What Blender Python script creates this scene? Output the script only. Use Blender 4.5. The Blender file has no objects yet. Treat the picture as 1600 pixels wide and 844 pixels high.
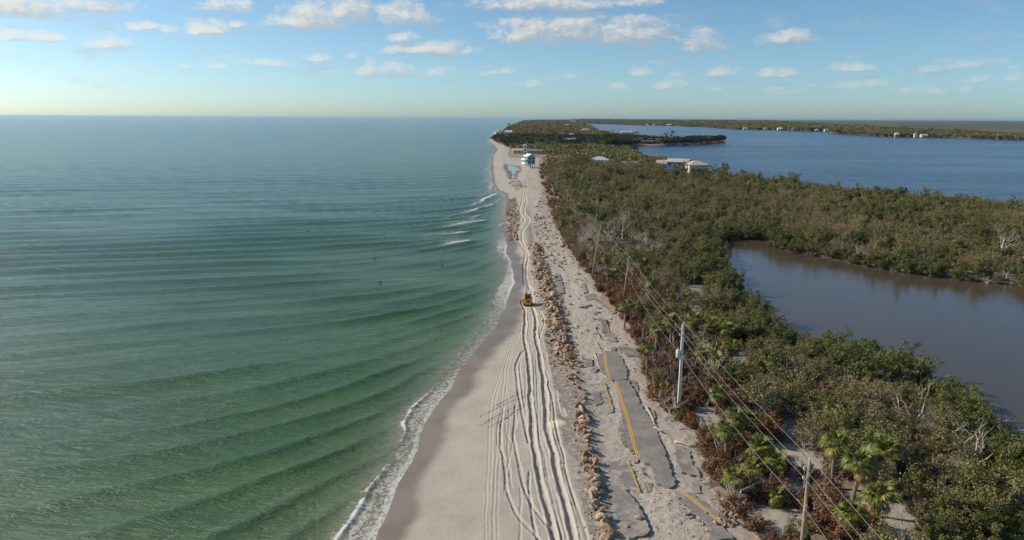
import bpy, math, random
import numpy as np
from mathutils import Vector, Matrix

random.seed(7)
RNG = np.random.default_rng(11)
SC = bpy.context.scene
COL = SC.collection
R_ = math.radians

# ------------------------------------------------------------------ camera
FPX, CAM_H = 1142.0, 35.0                      # focal length for a 1600 px wide picture, flying height in metres
PITCH, ROLL = math.atan(237.7 / FPX), R_(0.29)
FW = np.array([0, math.cos(PITCH), -math.sin(PITCH)])
U0 = np.array([0, math.sin(PITCH), math.cos(PITCH)])
RT = math.cos(ROLL) * np.array([1.0, 0, 0]) + math.sin(ROLL) * U0
UP = -math.sin(ROLL) * np.array([1.0, 0, 0]) + math.cos(ROLL) * U0
cam_data = bpy.data.cameras.new('camera')
cam_data.sensor_width = 36.0
cam_data.lens = 36.0 * FPX / 1600.0
cam_data.clip_start, cam_data.clip_end = 0.5, 200000.0
cam = bpy.data.objects.new('camera', cam_data)
COL.objects.link(cam)
m3 = Matrix((RT, UP, -FW)).transposed()
cam.matrix_world = Matrix.Translation((0, 0, CAM_H)) @ m3.to_4x4()
SC.camera = cam


def ray(px, py):
    return FW + (px - 800) / FPX * RT - (py - 422) / FPX * UP


def G(px, py, z=1.0):
    """survey point: where the sight line through a place in the photograph meets the level z"""
    d = ray(px, py)
    t = (z - CAM_H) / d[2]
    return np.array([d[0] * t, d[1] * t, z])


def PX(p):
    v = np.asarray(p, float) - np.array([0, 0, CAM_H])
    c = v @ FW
    return 800 + FPX * (v @ RT) / c, 422 - FPX * (v @ UP) / c


# ------------------------------------------------------------------ exposure, sun
SUN_AZ, SUN_EL = R_(-76.0), R_(31.0)            # azimuth from the view direction (+Y), negative = left
vs = SC.view_settings
vs.view_transform = 'Standard'
vs.look = 'None'
vs.gamma = 1.0
vs.use_curve_mapping = False
vs.exposure = 0.0
sun_dir = Vector((math.sin(SUN_AZ) * math.cos(SUN_EL), math.cos(SUN_AZ) * math.cos(SUN_EL), math.sin(SUN_EL)))
sl = bpy.data.lights.new('sun', 'SUN')
sl.energy, sl.angle, sl.color = 4.6, R_(0.53), (1.0, 0.89, 0.74)
sun = bpy.data.objects.new('sun', sl)
sun.rotation_euler = sun_dir.to_track_quat('Z', 'Y').to_euler()
sun.location = (-60, 20, 80)
COL.objects.link(sun)


# ------------------------------------------------------------------ node helpers
class NT:
    def __init__(s, tree):
        s.t = tree

    def n(s, typ, ins=None, **kw):
        nd = s.t.nodes.new(typ)
        for k, v in kw.items():
            setattr(nd, k, v)
        for k, v in (ins or {}).items():
            sock = nd.inputs[k]
            if isinstance(v, bpy.types.NodeSocket):
                s.t.links.new(v, sock)
            else:
                sock.default_value = v
        return nd

    def math(s, op, a, b=0.0, c=0.0, clamp=False):
        return s.n('ShaderNodeMath', {0: a, 1: b, 2: c}, operation=op, use_clamp=clamp).outputs[0]

    def vmath(s, op, a, b=None, c=None):
        ins = {0: a}
        if b is not None:
            ins[1] = b
        if c is not None:
            ins[2] = c
        nd = s.n('ShaderNodeVectorMath', ins, operation=op)
        return nd.outputs['Value'] if op in ('DOT_PRODUCT', 'LENGTH') else nd.outputs[0]

    def mix(s, f, a, b, mode='MIX'):
        nd = s.n('ShaderNodeMix', data_type='RGBA', blend_type=mode)
        for k, v in ((0, f), (6, a), (7, b)):
            if isinstance(v, bpy.types.NodeSocket):
                s.t.links.new(v, nd.inputs[k])
            else:
                nd.inputs[k].default_value = v if k == 0 else (*v[:3], 1.0)
        return nd.outputs[2]

    def smooth(s, v, a, b, lo=0.0, hi=1.0):
        return s.n('ShaderNodeMapRange', {0: v, 1: a, 2: b, 3: lo, 4: hi}, interpolation_type='SMOOTHSTEP').outputs[0]

    def noise(s, vec, scale, detail=4.0, rough=0.55, out='Fac', dist=0.0):
        return s.n('ShaderNodeTexNoise', {'Vector': vec, 'Scale': scale, 'Detail': detail, 'Roughness': rough, 'Distortion': dist}).outputs[out]

    def attr(s, name, out='Fac'):
        return s.n('ShaderNodeAttribute', attribute_name=name).outputs[out]

    def ramp(s, fac, stops, interp='LINEAR'):
        nd = s.n('ShaderNodeValToRGB', {0: fac})
        cr = nd.color_ramp
        cr.interpolation = interp
        while len(cr.elements) < len(stops):
            cr.elements.new(0.5)
        for e, (p, c) in zip(cr.elements, stops):
            e.position, e.color = p, (*c[:3], 1.0)
        return nd.outputs[0]


def new_mat(name):
    m = bpy.data.materials.new(name)
    m.use_nodes = True
    m.node_tree.nodes.clear()
    t = NT(m.node_tree)
    out = t.n('ShaderNodeOutputMaterial')
    return m, t, out


def surf(t, out, shader):
    t.t.links.new(shader, out.inputs['Surface'])


# ------------------------------------------------------------------ world: daylight sky with fair-weather clouds
world = bpy.data.worlds.new('World')
SC.world = world
world.use_nodes = True
wt = NT(world.node_tree)
world.node_tree.nodes.clear()
wout = wt.n('ShaderNodeOutputWorld')
sky = wt.n('ShaderNodeTexSky', sky_type='NISHITA')
sky.sun_disc = False
sky.sun_elevation = SUN_EL
sky.sun_rotation = SUN_AZ
sky.altitude = 0.0
sky.air_density, sky.dust_density, sky.ozone_density = 0.62, 0.75, 6.0
CLOUDS = [(30, 12, 75, 20, 1), (140, 8, 60, 14, 1), (15, 57, 22, 8, .9), (65, 57, 36, 9, .9), (170, 67, 36, 9, .9), (225, 42, 24, 8, .8),
          (262, 45, 20, 9, .85), (355, 8, 44, 13, .9), (325, 45, 32, 12, 1), (372, 38, 24, 6, .8), (335, 102, 18, 6, .75), (285, 104, 14, 4, .6),
          (415, 97, 40, 7, .85), (495, 91, 24, 7, .85), (548, 86, 11, 6, .75), (486, 28, 64, 23, 1.1), (545, 15, 46, 23, 1), (625, 22, 48, 20, 1),
          (655, 28, 34, 12, .85), (635, 56, 30, 10, .75), (670, 76, 74, 13, 1), (600, 108, 58, 15, .8), (680, 112, 24, 7, .7), (780, 113, 32, 6, .75),
          (825, 129, 18, 7, .7), (868, 120, 18, 5, .6), (830, 50, 62, 25, 1.1), (900, 42, 64, 25, 1.1), (985, 52, 74, 24, 1.1), (850, 6, 120, 14, 1),
          (1000, 2, 46, 9, .9), (1095, 66, 40, 20, .8), (1240, 60, 38, 13, 1), (1000, 110, 24, 8, .75), (1050, 133, 28, 10, .75), (965, 135, 22, 9, .7),
          (1130, 112, 24, 8, .95), (1210, 114, 32, 8, .85), (1325, 106, 30, 9, .9), (1365, 130, 28, 9, .75), (1425, 140, 16, 6, .75), (1462, 143, 14, 5, .7),
          (1510, 104, 32, 6, .7), (1535, 125, 18, 9, .7), (1520, 140, 16, 5, .7), (1115, 138, 14, 5, .6), (1590, 120, 20, 7, .6), (1240, 142, 20, 6, .6)]


def cloud_group():
    g = bpy.data.node_groups.new('cloud_density', 'ShaderNodeTree')
    g.interface.new_socket('P', in_out='INPUT', socket_type='NodeSocketVector')
    g.interface.new_socket('D', in_out='OUTPUT', socket_type='NodeSocketFloat')
    g.interface.new_socket('A', in_out='OUTPUT', socket_type='NodeSocketFloat')
    t = NT(g)
    gi, go = t.n('NodeGroupInput'), t.n('NodeGroupOutput')
    p = gi.outputs[0]
    # billows: warp plus fractal noise; the billow size follows the height over the horizon
    w = t.noise(t.vmath('MULTIPLY', p, (1, 1.5, 1)), 26.0, 3, .6, 'Color')
    w = t.vmath('SUBTRACT', w, (.5, .5, .5))
    pw = t.vmath('MULTIPLY_ADD', w, (.034, .014, 0), p)
    acc = None
    for (x, y, rx, ry, wt_) in CLOUDS:
        d = ray(x, y + ry * .35)
        az, el = math.atan2(d[0], d[1]), math.atan2(d[2], math.hypot(d[0], d[1]))
        ux, uy = rx / FPX * 1.12, ry * 1.6 / FPX
        v = t.vmath('MULTIPLY_ADD', pw, (1 / ux, 1 / uy, 0), (-az / ux, -el / uy, 0))
        v = t.vmath('MAXIMUM', v, t.vmath('MULTIPLY', v, (1, -2.6, 1)))
        dd = t.vmath('DOT_PRODUCT', v, v)
        k = t.math('MULTIPLY_ADD', dd, -wt_, wt_)
        acc = k if acc is None else t.n('ShaderNodeMath', {0: acc, 1: k, 2: .12}, operation='SMOOTH_MAX').outputs[0]
    f1 = t.noise(t.vmath('MULTIPLY', p, (1, 1.7, 1)), 44.0, 6, .58)
    f2 = t.noise(t.vmath('MULTIPLY', p, (1, 1.7, 1)), 130.0, 5, .6)
    f = t.math('MULTIPLY_ADD', f2, .45, f1)
    f = t.math('SUBTRACT', f, .72)
    acc = t.math('MAXIMUM', acc, -1.2)
    dn = t.math('MULTIPLY_ADD', f, 1.9, t.math('ADD', acc, -.16))
    t.t.links.new(dn, go.inputs[0])
    t.t.links.new(acc, go.inputs[1])
    return g


def build_world():
    t = wt
    co = t.n('ShaderNodeTexCoord').outputs['Generated']
    sep = t.n('ShaderNodeSeparateXYZ', {0: co})
    X, Y, Z = sep.outputs
    az = t.math('ARCTAN2', X, Y)
    hor = t.math('SQRT', t.math('ADD', t.math('MULTIPLY', X, X), t.math('MULTIPLY', Y, Y)))
    el = t.math('ARCTAN2', Z, hor)
    # the cloud field goes on round the whole horizon
    uu = t.math('SUBTRACT', t.math('PINGPONG', t.math('ADD', az, .66 + 13.2), 1.32), .66)
    P = t.n('ShaderNodeCombineXYZ', {0: uu, 1: el, 2: 0.0}).outputs[0]
    grp = cloud_group()

    def dens(p):
        nd = t.n('ShaderNodeGroup', {}, node_tree=grp)
        t.t.links.new(p, nd.inputs[0])
        return nd.outputs
    d0, a0 = dens(P)
    d1, a1 = dens(t.vmath('ADD', P, (-.0075, .0085, 0)))
    alpha = t.smooth(d0, -.15, 1.05)
    fade = t.smooth(el, .012, .10, .48, .95)
    alpha = t.math('MULTIPLY', alpha, fade)
    wv = t.vmath('MULTIPLY', P, (1, 3.4, 1))
    wisp = t.math('MULTIPLY', t.smooth(t.noise(wv, 17.0, 6, .62), .50, .72), t.math('MULTIPLY', t.smooth(el, .016, .04), t.smooth(el, .19, .08)))
    alpha = t.math('MAXIMUM', alpha, t.math('MULTIPLY', wisp, .42))
    lit = t.smooth(t.math('MULTIPLY_ADD', t.math('SUBTRACT', a0, a1), .75, t.math('MULTIPLY', t.math('SUBTRACT', d0, d1), .75)), -.30, .80)
    thick = t.smooth(d0, .35, 1.5)
    lit = t.math('SUBTRACT', lit, t.math('MULTIPLY', thick, .25), clamp=True)
    # clouds take the brightness of sunlit white and of their blue-grey bases
    left = t.smooth(az, .5, -.75)
    white = t.mix(left, (4.6, 4.55, 4.35), (5.9, 5.85, 5.3))
    grey = t.mix(left, (2.3, 2.85, 3.35), (3.6, 4.15, 4.3))
    cc = t.mix(lit, grey, white)
    skyc = t.mix(1.0, sky.outputs[0], (1.05, 1.075, .875), 'MULTIPLY')
    low = t.n('ShaderNodeBackground', {'Color': t.mix(alpha, skyc, cc), 'Strength': SKY})
    # higher up the same kind of cloud goes on overhead
    pl = t.vmath('DIVIDE', co, t.n('ShaderNodeCombineXYZ', {0: t.math('MAXIMUM', Z, .12), 1: t.math('MAXIMUM', Z, .12), 2: 1.0}).outputs[0])
    hi = t.noise(t.vmath('MULTIPLY', pl, (1, 1, 0)), .9, 7, .6)
    hia = t.math('MULTIPLY', t.smooth(hi, .56, .72), t.smooth(el, .19, .3, 0, .8))
    high = t.n('ShaderNodeBackground', {'Color': t.mix(hia, skyc, (4.4, 4.6, 4.8)), 'Strength': SKY})
    band = t.math('MULTIPLY', t.math('GREATER_THAN', el, 0.0), t.math('LESS_THAN', el, .19))
    mx = t.n('ShaderNodeMixShader', {0: band, 1: high.outputs[0], 2: low.outputs[0]})
    t.t.links.new(mx.outputs[0], wout.inputs['Surface'])
    world.cycles.sampling_method = 'MANUAL'
    world.cycles.sample_map_resolution = 256


SKY = 0.15
build_world()


# ------------------------------------------------------------------ numeric helpers
_tab = np.random.default_rng(3).random((256, 256))


def vnoise(x, y, seed=0):
    x = np.asarray(x, float) + seed * 17.31
    y = np.asarray(y, float) + seed * 9.77
    xi, yi = np.floor(x).astype(int), np.floor(y).astype(int)
    fx, fy = x - xi, y - yi
    fx, fy = fx * fx * (3 - 2 * fx), fy * fy * (3 - 2 * fy)
    a, b = _tab[xi & 255, yi & 255], _tab[(xi + 1) & 255, yi & 255]
    c, d = _tab[xi & 255, (yi + 1) & 255], _tab[(xi + 1) & 255, (yi + 1) & 255]
    return (a * (1 - fx) + b * fx) * (1 - fy) + (c * (1 - fx) + d * fx) * fy


def fbm(x, y, oct=4, seed=0):
    s, a, n = 0, 1.0, 0
    for i in range(oct):
        s = s + a * vnoise(x * 2 ** i, y * 2 ** i, seed + i)
        n += a
        a *= .5
    return s / n


def sstep(v, a, b):
    t = np.clip((v - a) / (b - a), 0, 1)
    return t * t * (3 - 2 * t)


def line_dist(x, y, pts, closed=False):
    d = np.full(np.shape(x), 1e18)
    n = len(pts)
    for i in range(n if closed else n - 1):
        ax, ay = pts[i][:2]
        bx, by = pts[(i + 1) % n][:2]
        vx, vy = bx - ax, by - ay
        L = vx * vx + vy * vy + 1e-12
        t = np.clip(((x - ax) * vx + (y - ay) * vy) / L, 0, 1)
        d = np.minimum(d, (x - ax - t * vx) ** 2 + (y - ay - t * vy) ** 2)
    return np.sqrt(d)


def inside(x, y, pts):
    r = np.zeros(np.shape(x), bool)
    n = len(pts)
    for i in range(n):
        ax, ay = pts[i][:2]
        bx, by = pts[(i + 1) % n][:2]
        if ay == by:
            continue
        r ^= ((ay > y) != (by > y)) & (x < (bx - ax) * (y - ay) / (by - ay) + ax)
    return r


def spline(pts, n=8):
    p = [np.asarray(q, float) for q in pts]
    p = [2 * p[0] - p[1]] + p + [2 * p[-1] - p[-2]]
    out = []
    for i in range(1, len(p) - 2):
        for k in range(n):
            t = k / n
            a, b, c, d = p[i - 1], p[i], p[i + 1], p[i + 2]
            out.append(.5 * (2 * b + (c - a) * t + (2 * a - 5 * b + 4 * c - d) * t * t + (3 * b - a - 3 * c + d) * t ** 3))
    out.append(p[-2])
    return np.array(out)


# ------------------------------------------------------------------ the lie of the land (all in metres)
sea_px = [(585, 844), (599, 808), (614, 773), (631, 739), (651, 701), (667, 658), (686, 628), (706, 603), (722, 572), (742, 549), (765, 524), (781, 494), (791, 468),
          (803, 440), (800, 420), (792, 398), (789, 375), (787, 351), (789, 331), (791, 310), (788, 303), (777, 299), (770, 287), (768, 276), (767, 256),
          (770, 241), (776, 233), (768, 225), (761, 220), (776, 215), (768, 208), (776, 205), (794, 198), (808, 192.5)]
SEA = [G(x, y, 0.0)[:2] for x, y in sea_px]
SEA = [np.array([-13.5, 25.0]), np.array([-13.0, 42.0])] + SEA + [np.array([700.0, 15000.0]), np.array([5000.0, 70000.0])]
SEA = [np.array([-13.5, -40.0])] + SEA
SEA = np.array(SEA)
_sy = SEA[:, 1].copy()
for i in range(1, len(_sy)):
    _sy[i] = max(_sy[i], _sy[i - 1] + .01)
SEA[:, 1] = _sy


def xs(y):
    """x of the water's edge at distance y"""
    w = np.where(y < 260, .5 * (fbm(y * .16, y * 0, 3, 5) - .5) * 2.4, 0)
    return np.interp(y, SEA[:, 1], SEA[:, 0]) + w


def g0(px, py, z=0.0):
    return tuple(G(px, py, z)[:2])


# bay side of the barrier island, near to far (tree tops hide the bank, so it is sighted at crown height)
BAY = [(430.0, 40.0), (330.0, 205.0), g0(1600, 315, 5), g0(1450, 303, 5), g0(1300, 290, 5), g0(1150, 272, 5), g0(1100, 268, 5), g0(1040, 251, 5), g0(1000, 246, 5),
       g0(985, 239, 1), g0(941, 236, 1), g0(939, 230), g0(1022, 228), g0(1092, 226), g0(1134, 222), g0(1125, 216, 4), g0(1040, 217, 6), g0(975, 212, 6), g0(931, 206, 3), g0(921, 199, 3),
       g0(905, 194, 0), g0(900, 191, 0), (5200.0, 30000.0), (9000.0, 70000.0)]
ISLAND = [tuple(p) for p in SEA] + BAY[::-1] + [(430.0, -40.0)]
LAGOON = [g0(1108, 380), g0(1150, 373), g0(1200, 376), g0(1225, 392), g0(1300, 407), g0(1400, 425), g0(1500, 438), g0(1600, 447), g0(1760, 470), (190.0, 60.0), (100.0, 55.0),
          g0(1640, 700, 4), g0(1590, 655, 6), g0(1572, 622, 6), g0(1537, 592, 6), g0(1497, 572, 6), g0(1447, 543, 6), g0(1397, 527, 6), g0(1327, 507, 6), g0(1247, 494, 6), g0(1234, 481, 6),
          g0(1184, 457, 6), g0(1158, 431, 6), g0(1143, 411, 6), g0(1122, 392, 5)]
POOL = [g0(790, 257, .5), g0(812, 260, .5), g0(814, 266, .5), g0(808, 272, .5), g0(806, 281, .5), g0(797, 279, .5), g0(794, 270, .5), g0(788, 262, .5)]
# edge of the vegetation on the seaward side
VEG_EDGE = [g0(842, 250, 1), g0(843, 264, 1), g0(848, 290, 1), g0(860, 325, 1), g0(874, 358, 1), g0(884, 380, 1), g0(904, 408, 1), g0(935, 448, 1), g0(962, 482, 1), g0(985, 512, 1), g0(996, 542, 1), g0(1008, 578, 1),
            g0(1012, 606, 1), g0(1032, 640, 1), g0(1062, 662, 1), g0(1090, 690, 1), g0(1104, 722, 1), g0(1108, 760, 1), g0(1140, 798, 1), g0(1185, 842, 1), g0(1240, 910, 1), (26.0, 20.0)]
VEG = VEG_EDGE + [(430.0, -40.0)] + BAY[:9] + [g0(985, 239, 1), g0(941, 236, 1), g0(900, 236, 1), g0(850, 240, 1)]
CLEAR = [[g0(x, y, .8) for x, y in q] for q in (
    [(1072, 640), (1112, 646), (1135, 672), (1128, 690), (1098, 672)], [(1196, 688), (1240, 700), (1302, 727), (1290, 750), (1225, 740), (1192, 708)],
    [(1030, 470), (1105, 482), (1100, 494), (1034, 486)], [(1372, 790), (1425, 800), (1420, 850), (1365, 850)], [(1190, 800), (1260, 800), (1250, 850), (1180, 850)],
    [(1000, 436), (1035, 442), (1030, 452), (1000, 448)], [(1006, 352), (1026, 362), (1024, 372), (1002, 362)], [(1222, 745), (1262, 770), (1240, 790), (1205, 765)])]

TRACKS = []      # (world polyline, half width, depth)


def trk(px, w, dep):
    TRACKS.append((spline([g0(x, y, 1.0) for x, y in px], 7), w, dep))


RUT_L = [(815, 463), (821, 486), (820, 509), (820, 526), (825, 556), (828, 582), (828, 600), (832, 658), (837, 716), (848, 762), (857, 797), (868, 844), (880, 890)]
RUT_R = [(832, 476), (838, 496), (837, 517), (841, 541), (846, 569), (850, 600), (854, 658), (866, 716), (877, 762), (886, 797), (897, 844), (908, 890)]
trk(RUT_L, .27, .21)
trk(RUT_R, .29, .23)
for rut in (RUT_L, RUT_R):                      # fainter passes beside the deep ruts
    base = np.array([g0(x, y, 1.0) for x, y in rut])
    for off, dep in ((-.62, .035), (.55, .045), (.9, .03)):
        TRACKS.append((spline(base + np.array([off, 0]) + RNG.normal(size=base.shape) * np.array([.07, 0]), 7), .095, dep))
trk([(841, 478), (850, 496), (848.5, 509), (843, 525), (845, 548), (852, 575), (860, 612), (868, 660), (880, 715), (893, 765), (905, 800), (918, 844)], .13, .09)
trk([(815, 546), (808, 567), (808, 588), (812, 620), (818, 650), (826, 690)], .17, .12)
trk([(820, 540), (813, 565), (814, 590), (818, 622), (822, 650)], .12, .08)
trk([(799, 522), (786, 567), (768, 620), (762, 716), (759, 802), (758, 860)], .10, .03)
trk([(802, 522), (790, 567), (773, 620), (767, 716), (764, 802), (763, 860)], .09, .025)
trk([(817, 504), (794, 551), (783, 620), (776, 690), (771, 760), (770, 860)], .10, .04)
trk([(815, 510), (798, 551), (788, 620), (781, 690), (777, 760), (777, 860)], .09, .03)
trk([(785, 632), (782, 687), (788, 730), (793, 770), (814, 808), (842, 840), (860, 862)], .15, .10)
trk([(805, 630), (805, 652), (803, 687), (814, 744), (831, 788), (857, 822), (872, 850)], .15, .10)
trk([(826, 736), (828, 773), (834, 817), (845, 860)], .13, .10)
trk([(838, 560), (840, 620), (843, 680), (853, 730), (866, 790), (880, 850)], .10, .06)
trk([(812, 760), (814, 800), (812, 850)], .10, .06)
trk([(782, 640), (776, 680), (790, 720), (800, 760)], .10, .05)
trk([(795, 640), (790, 670), (802, 700), (815, 735), (820, 770)], .09, .05)
trk([(790, 600), (796, 650), (792, 700), (797, 745)], .09, .05)
trk([(812, 640), (800, 690), (790, 735), (787, 770)], .09, .05)
trk([(868, 610), (874, 640), (884, 652), (880, 640)], .10, .06)
for a, b in (((752, 645), (826, 616)), ((758, 655), (822, 628)), ((764, 663), (828, 640)), ((750, 660), (800, 646)), ((770, 632), (826, 610)), ((786, 655), (835, 625))):
    trk([a, ((a[0] + b[0]) / 2, (a[1] + b[1]) / 2 - 2), b], .10, .09)
trk([(833, 280), (819, 292), (816, 310), (812, 328.6), (819, 341), (809, 355), (810, 371), (819, 387), (821, 395), (818, 412), (819, 435), (825, 442), (825, 452), (822, 470)], .30, .13)
trk([(836, 281), (829, 288), (821, 298), (822, 314), (819, 330.6), (827, 343), (816, 359), (817, 375), (823, 389), (825, 400), (822, 418), (824, 436), (830, 449), (832, 470)], .30, .13)
ROCK_PX = [(836, 380), (842, 405), (850, 430), (858, 455), (864, 480), (872, 512), (879, 545), (890, 580), (898, 605), (906, 635), (910, 662), (914, 690), (919, 720), (926, 752), (934, 785), (942, 820), (952, 860)]
ROCK_LINE = spline([g0(x, y, 1.0) for x, y in ROCK_PX], 6)


def ground_z(x, y, tracks=True, want=False):
    x, y = np.asarray(x, float), np.asarray(y, float)
    shp = x.shape
    x, y = x.ravel(), y.ravel()
    ds = (x - xs(y)) * .96
    near = y < 3000
    db = line_dist(x, y, BAY)
    db = np.where(inside(x, y, ISLAND), db, -db)
    db = np.where((ds < 30) & (ds > 0) & (y < 1200), 50.0, db)
    dg = line_dist(x, y, LAGOON, True)
    dg = np.where(inside(x, y, LAGOON), -dg, dg)
    d2 = np.minimum(db, dg)
    z_sea = np.where(ds < 0, ds * .10, np.where(ds < 9, ds * .085, .765 + .3 * sstep(ds, 9, 17)))
    z_in = np.clip(d2 * .22, -1.5, 1.1)
    z = np.clip(np.minimum(z_sea, z_in), -2, 2)
    dp = line_dist(x, y, POOL, True)
    dp = np.where(inside(x, y, POOL), -dp, dp)
    z = np.where(dp < 6, np.minimum(z, .5 + np.clip(dp * .1, -.5, 2)), z)
    veg = inside(x, y, VEG) & near
    dv = line_dist(x, y, VEG_EDGE)
    # hollows and drifts
    dry = sstep(ds, 6, 14)
    z = z + dry * .5 * (fbm(x * .11, y * .11, 3, 1) - .5)
    z = z + dry * .10 * (fbm(x * .6, y * .6, 3, 2) - .5)
    drk = line_dist(x, y, ROCK_LINE)
    xr = np.interp(y, ROCK_LINE[::-1, 1], ROCK_LINE[::-1, 0]) if ROCK_LINE[0, 1] > ROCK_LINE[-1, 1] else np.interp(y, ROCK_LINE[:, 1], ROCK_LINE[:, 0])
    road = sstep(x - xr, .5, 2.0) * (~veg) * (y < 420)
    pock = np.clip(fbm(x * 1.9, y * 1.9, 2, 31) - .46, 0, 1)
    z = z + road * (.17 * pock - .02 + .12 * (fbm(x * .8, y * .8, 2, 33) - .5))
    z = z + np.exp(-(drk / 1.3) ** 2) * .30 * (y < 420)
    z = z + np.where(veg, .25 * (fbm(x * .4, y * .4, 3, 8) - .4), 0)
    flat = np.zeros_like(z)
    if tracks:
        for pts, w, dep in TRACKS:
            lo, hi = pts.min(0) - 2, pts.max(0) + 2
            s = (x > lo[0]) & (x < hi[0]) & (y > lo[1]) & (y < hi[1])
            if not s.any():
                continue
            wob = 1 + .5 * (vnoise(x[s] * .9, y[s] * .5, int(dep * 100)) - .5)
            d = line_dist(x[s] + .22 * (vnoise(x[s] * .5, y[s] * .35, 41) - .5), y[s], pts) / (w * wob)
            ends = 1
            rut = -np.exp(-d ** 4) * dep * (.7 + .5 * vnoise(x[s] * 2.2, y[s] * 2.2, 43))
            berm = np.exp(-((d - 1.55) / .42) ** 2) * dep * .30 * (.2 + 1.4 * vnoise(x[s] * 1.7, y[s] * 1.7, 44))
            z[s] = z[s] + rut + berm
            flat[s] = np.maximum(flat[s], np.exp(-(d / 3.0) ** 4))
        cx, cy = g0(873, 663, 1.05)
        z = z + .22 * np.exp(-(((x - cx) / .95) ** 2 + ((y - cy) / 1.0) ** 2) ** 2)
    if want:
        return [a.reshape(shp) for a in (z, ds, d2, veg, dv, drk, x - xr, flat, dp)]
    return z.reshape(shp)


def gz(x, y):
    return float(ground_z(np.array([x]), np.array([y]), tracks=False)[0])


# ------------------------------------------------------------------ mesh helpers
def set_attr(me, name, vals, dom='POINT'):
    a = me.attributes.new(name, 'FLOAT', dom)
    a.data.foreach_set('value', np.asarray(vals, np.float32).ravel())


def grid_mesh(name, X, Y, Z, keep=None):
    nr, nc = X.shape
    co = np.stack([X, Y, Z], -1).reshape(-1, 3)
    idx = np.arange(nr * nc).reshape(nr, nc)
    q = np.stack([idx[:-1, :-1], idx[:-1, 1:], idx[1:, 1:], idx[1:, :-1]], -1).reshape(-1, 4)
    if keep is not None:
        q = q[keep[:-1, :-1].ravel()]
    return raw_mesh(name, co, q)


def raw_mesh(name, co, faces, smooth=True):
    """faces: (n,3) or (n,4) array"""
    co, faces = np.asarray(co, np.float32), np.asarray(faces, np.int32)
    me = bpy.data.meshes.new(name)
    k = faces.shape[1]
    me.vertices.add(len(co))
    me.vertices.foreach_set('co', co.ravel())
    me.loops.add(faces.size)
    me.loops.foreach_set('vertex_index', faces.ravel())
    me.polygons.add(len(faces))
    me.polygons.foreach_set('loop_start', np.arange(0, faces.size, k, dtype=np.int32))
    me.polygons.foreach_set('loop_total', np.full(len(faces), k, np.int32))
    me.polygons.foreach_set('use_smooth', np.full(len(faces), smooth))
    me.update(calc_edges=True)
    return me


class MB:
    """collects boxes, tubes and prisms; build() makes ONE mesh object"""

    def __init__(s):
        s.v, s.f = [], []

    def add(s, vs_, fs):
        o = len(s.v)
        s.v += [tuple(v) for v in vs_]
        s.f += [tuple(i + o for i in f) for f in fs]
        return s

    def box(s, c, sz, rz=0, rx=0, ry=0, top=1.0):
        M = Matrix.Rotation(rz, 3, 'Z') @ Matrix.Rotation(ry, 3, 'Y') @ Matrix.Rotation(rx, 3, 'X')
        vv = []
        for z in (-.5, .5):
            k = top if z > 0 else 1
            for x, y in ((-.5, -.5), (.5, -.5), (.5, .5), (-.5, .5)):
                vv.append(M @ Vector((x * sz[0] * k, y * sz[1] * k, z * sz[2])) + Vector(c))
        return s.add(vv, [(3, 2, 1, 0), (4, 5, 6, 7), (0, 1, 5, 4), (1, 2, 6, 5), (2, 3, 7, 6), (3, 0, 4, 7)])

    def tube(s, pts, rad, n=6, cap=True):
        pts = [Vector(p) for p in pts]
        if not hasattr(rad, '__len__'):
            rad = [rad] * len(pts)
        rings = []
        for i, p in enumerate(pts):
            t = (pts[min(i + 1, len(pts) - 1)] - pts[max(i - 1, 0)])
            t = t.normalized() if t.length > 1e-9 else Vector((0, 0, 1))
            a = t.cross(Vector((0, 0, 1)) if abs(t.z) < .9 else Vector((1, 0, 0))).normalized()
            b = t.cross(a)
            rings.append([p + (a * math.cos(2 * math.pi * k / n) + b * math.sin(2 * math.pi * k / n)) * rad[i] for k in range(n)])
        fs = []
        for i in range(len(pts) - 1):
            for k in range(n):
                fs.append((i * n + k, i * n + (k + 1) % n, (i + 1) * n + (k + 1) % n, (i + 1) * n + k))
        if cap:
            fs += [tuple(range(n))[::-1], tuple((len(pts) - 1) * n + k for k in range(n))]
        return s.add([v for r in rings for v in r], fs)

    def prism(s, poly, z0, z1):
        n = len(poly)
        vv = [(*p[:2], z0 if not callable(z0) else z0(p)) for p in poly] + [(*p[:2], z1 if not callable(z1) else z1(p)) for p in poly]
        return s.add(vv, [tuple(range(n))[::-1], tuple(range(n, 2 * n))] + [(i, (i + 1) % n, n + (i + 1) % n, n + i) for i in range(n)])

    def mesh(s, name, mat=None, smooth=False):
        me = bpy.data.meshes.new(name)
        me.from_pydata([tuple(v) for v in s.v], [], s.f)
        if smooth:
            me.polygons.foreach_set('use_smooth', [True] * len(me.polygons))
        if mat:
            me.materials.append(mat)
        me.update()
        return me

    def build(s, name, mat, parent=None, smooth=False, loc=None):
        o = bpy.data.objects.new(name, s.mesh(name, mat, smooth))
        COL.objects.link(o)
        if parent is not None:
            o.parent = parent
        if loc is not None:
            o.location = loc
        return o


def tag(o, label, cat, group=None):
    o['label'], o['category'] = label, cat
    if group:
        o['group'] = group
    return o


def struct(o, label=None, kind='structure'):
    o['kind'] = kind
    if label:
        o['label'] = label
    return o


def empty(name, loc, rz=0.0, scale=1.0):
    e = bpy.data.objects.new(name, None)
    e.empty_display_size = .2
    COL.objects.link(e)
    e.location = loc
    e.rotation_euler = (0, 0, rz)
    e.scale = (scale,) * 3 if not hasattr(scale, '__len__') else scale
    return e


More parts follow.
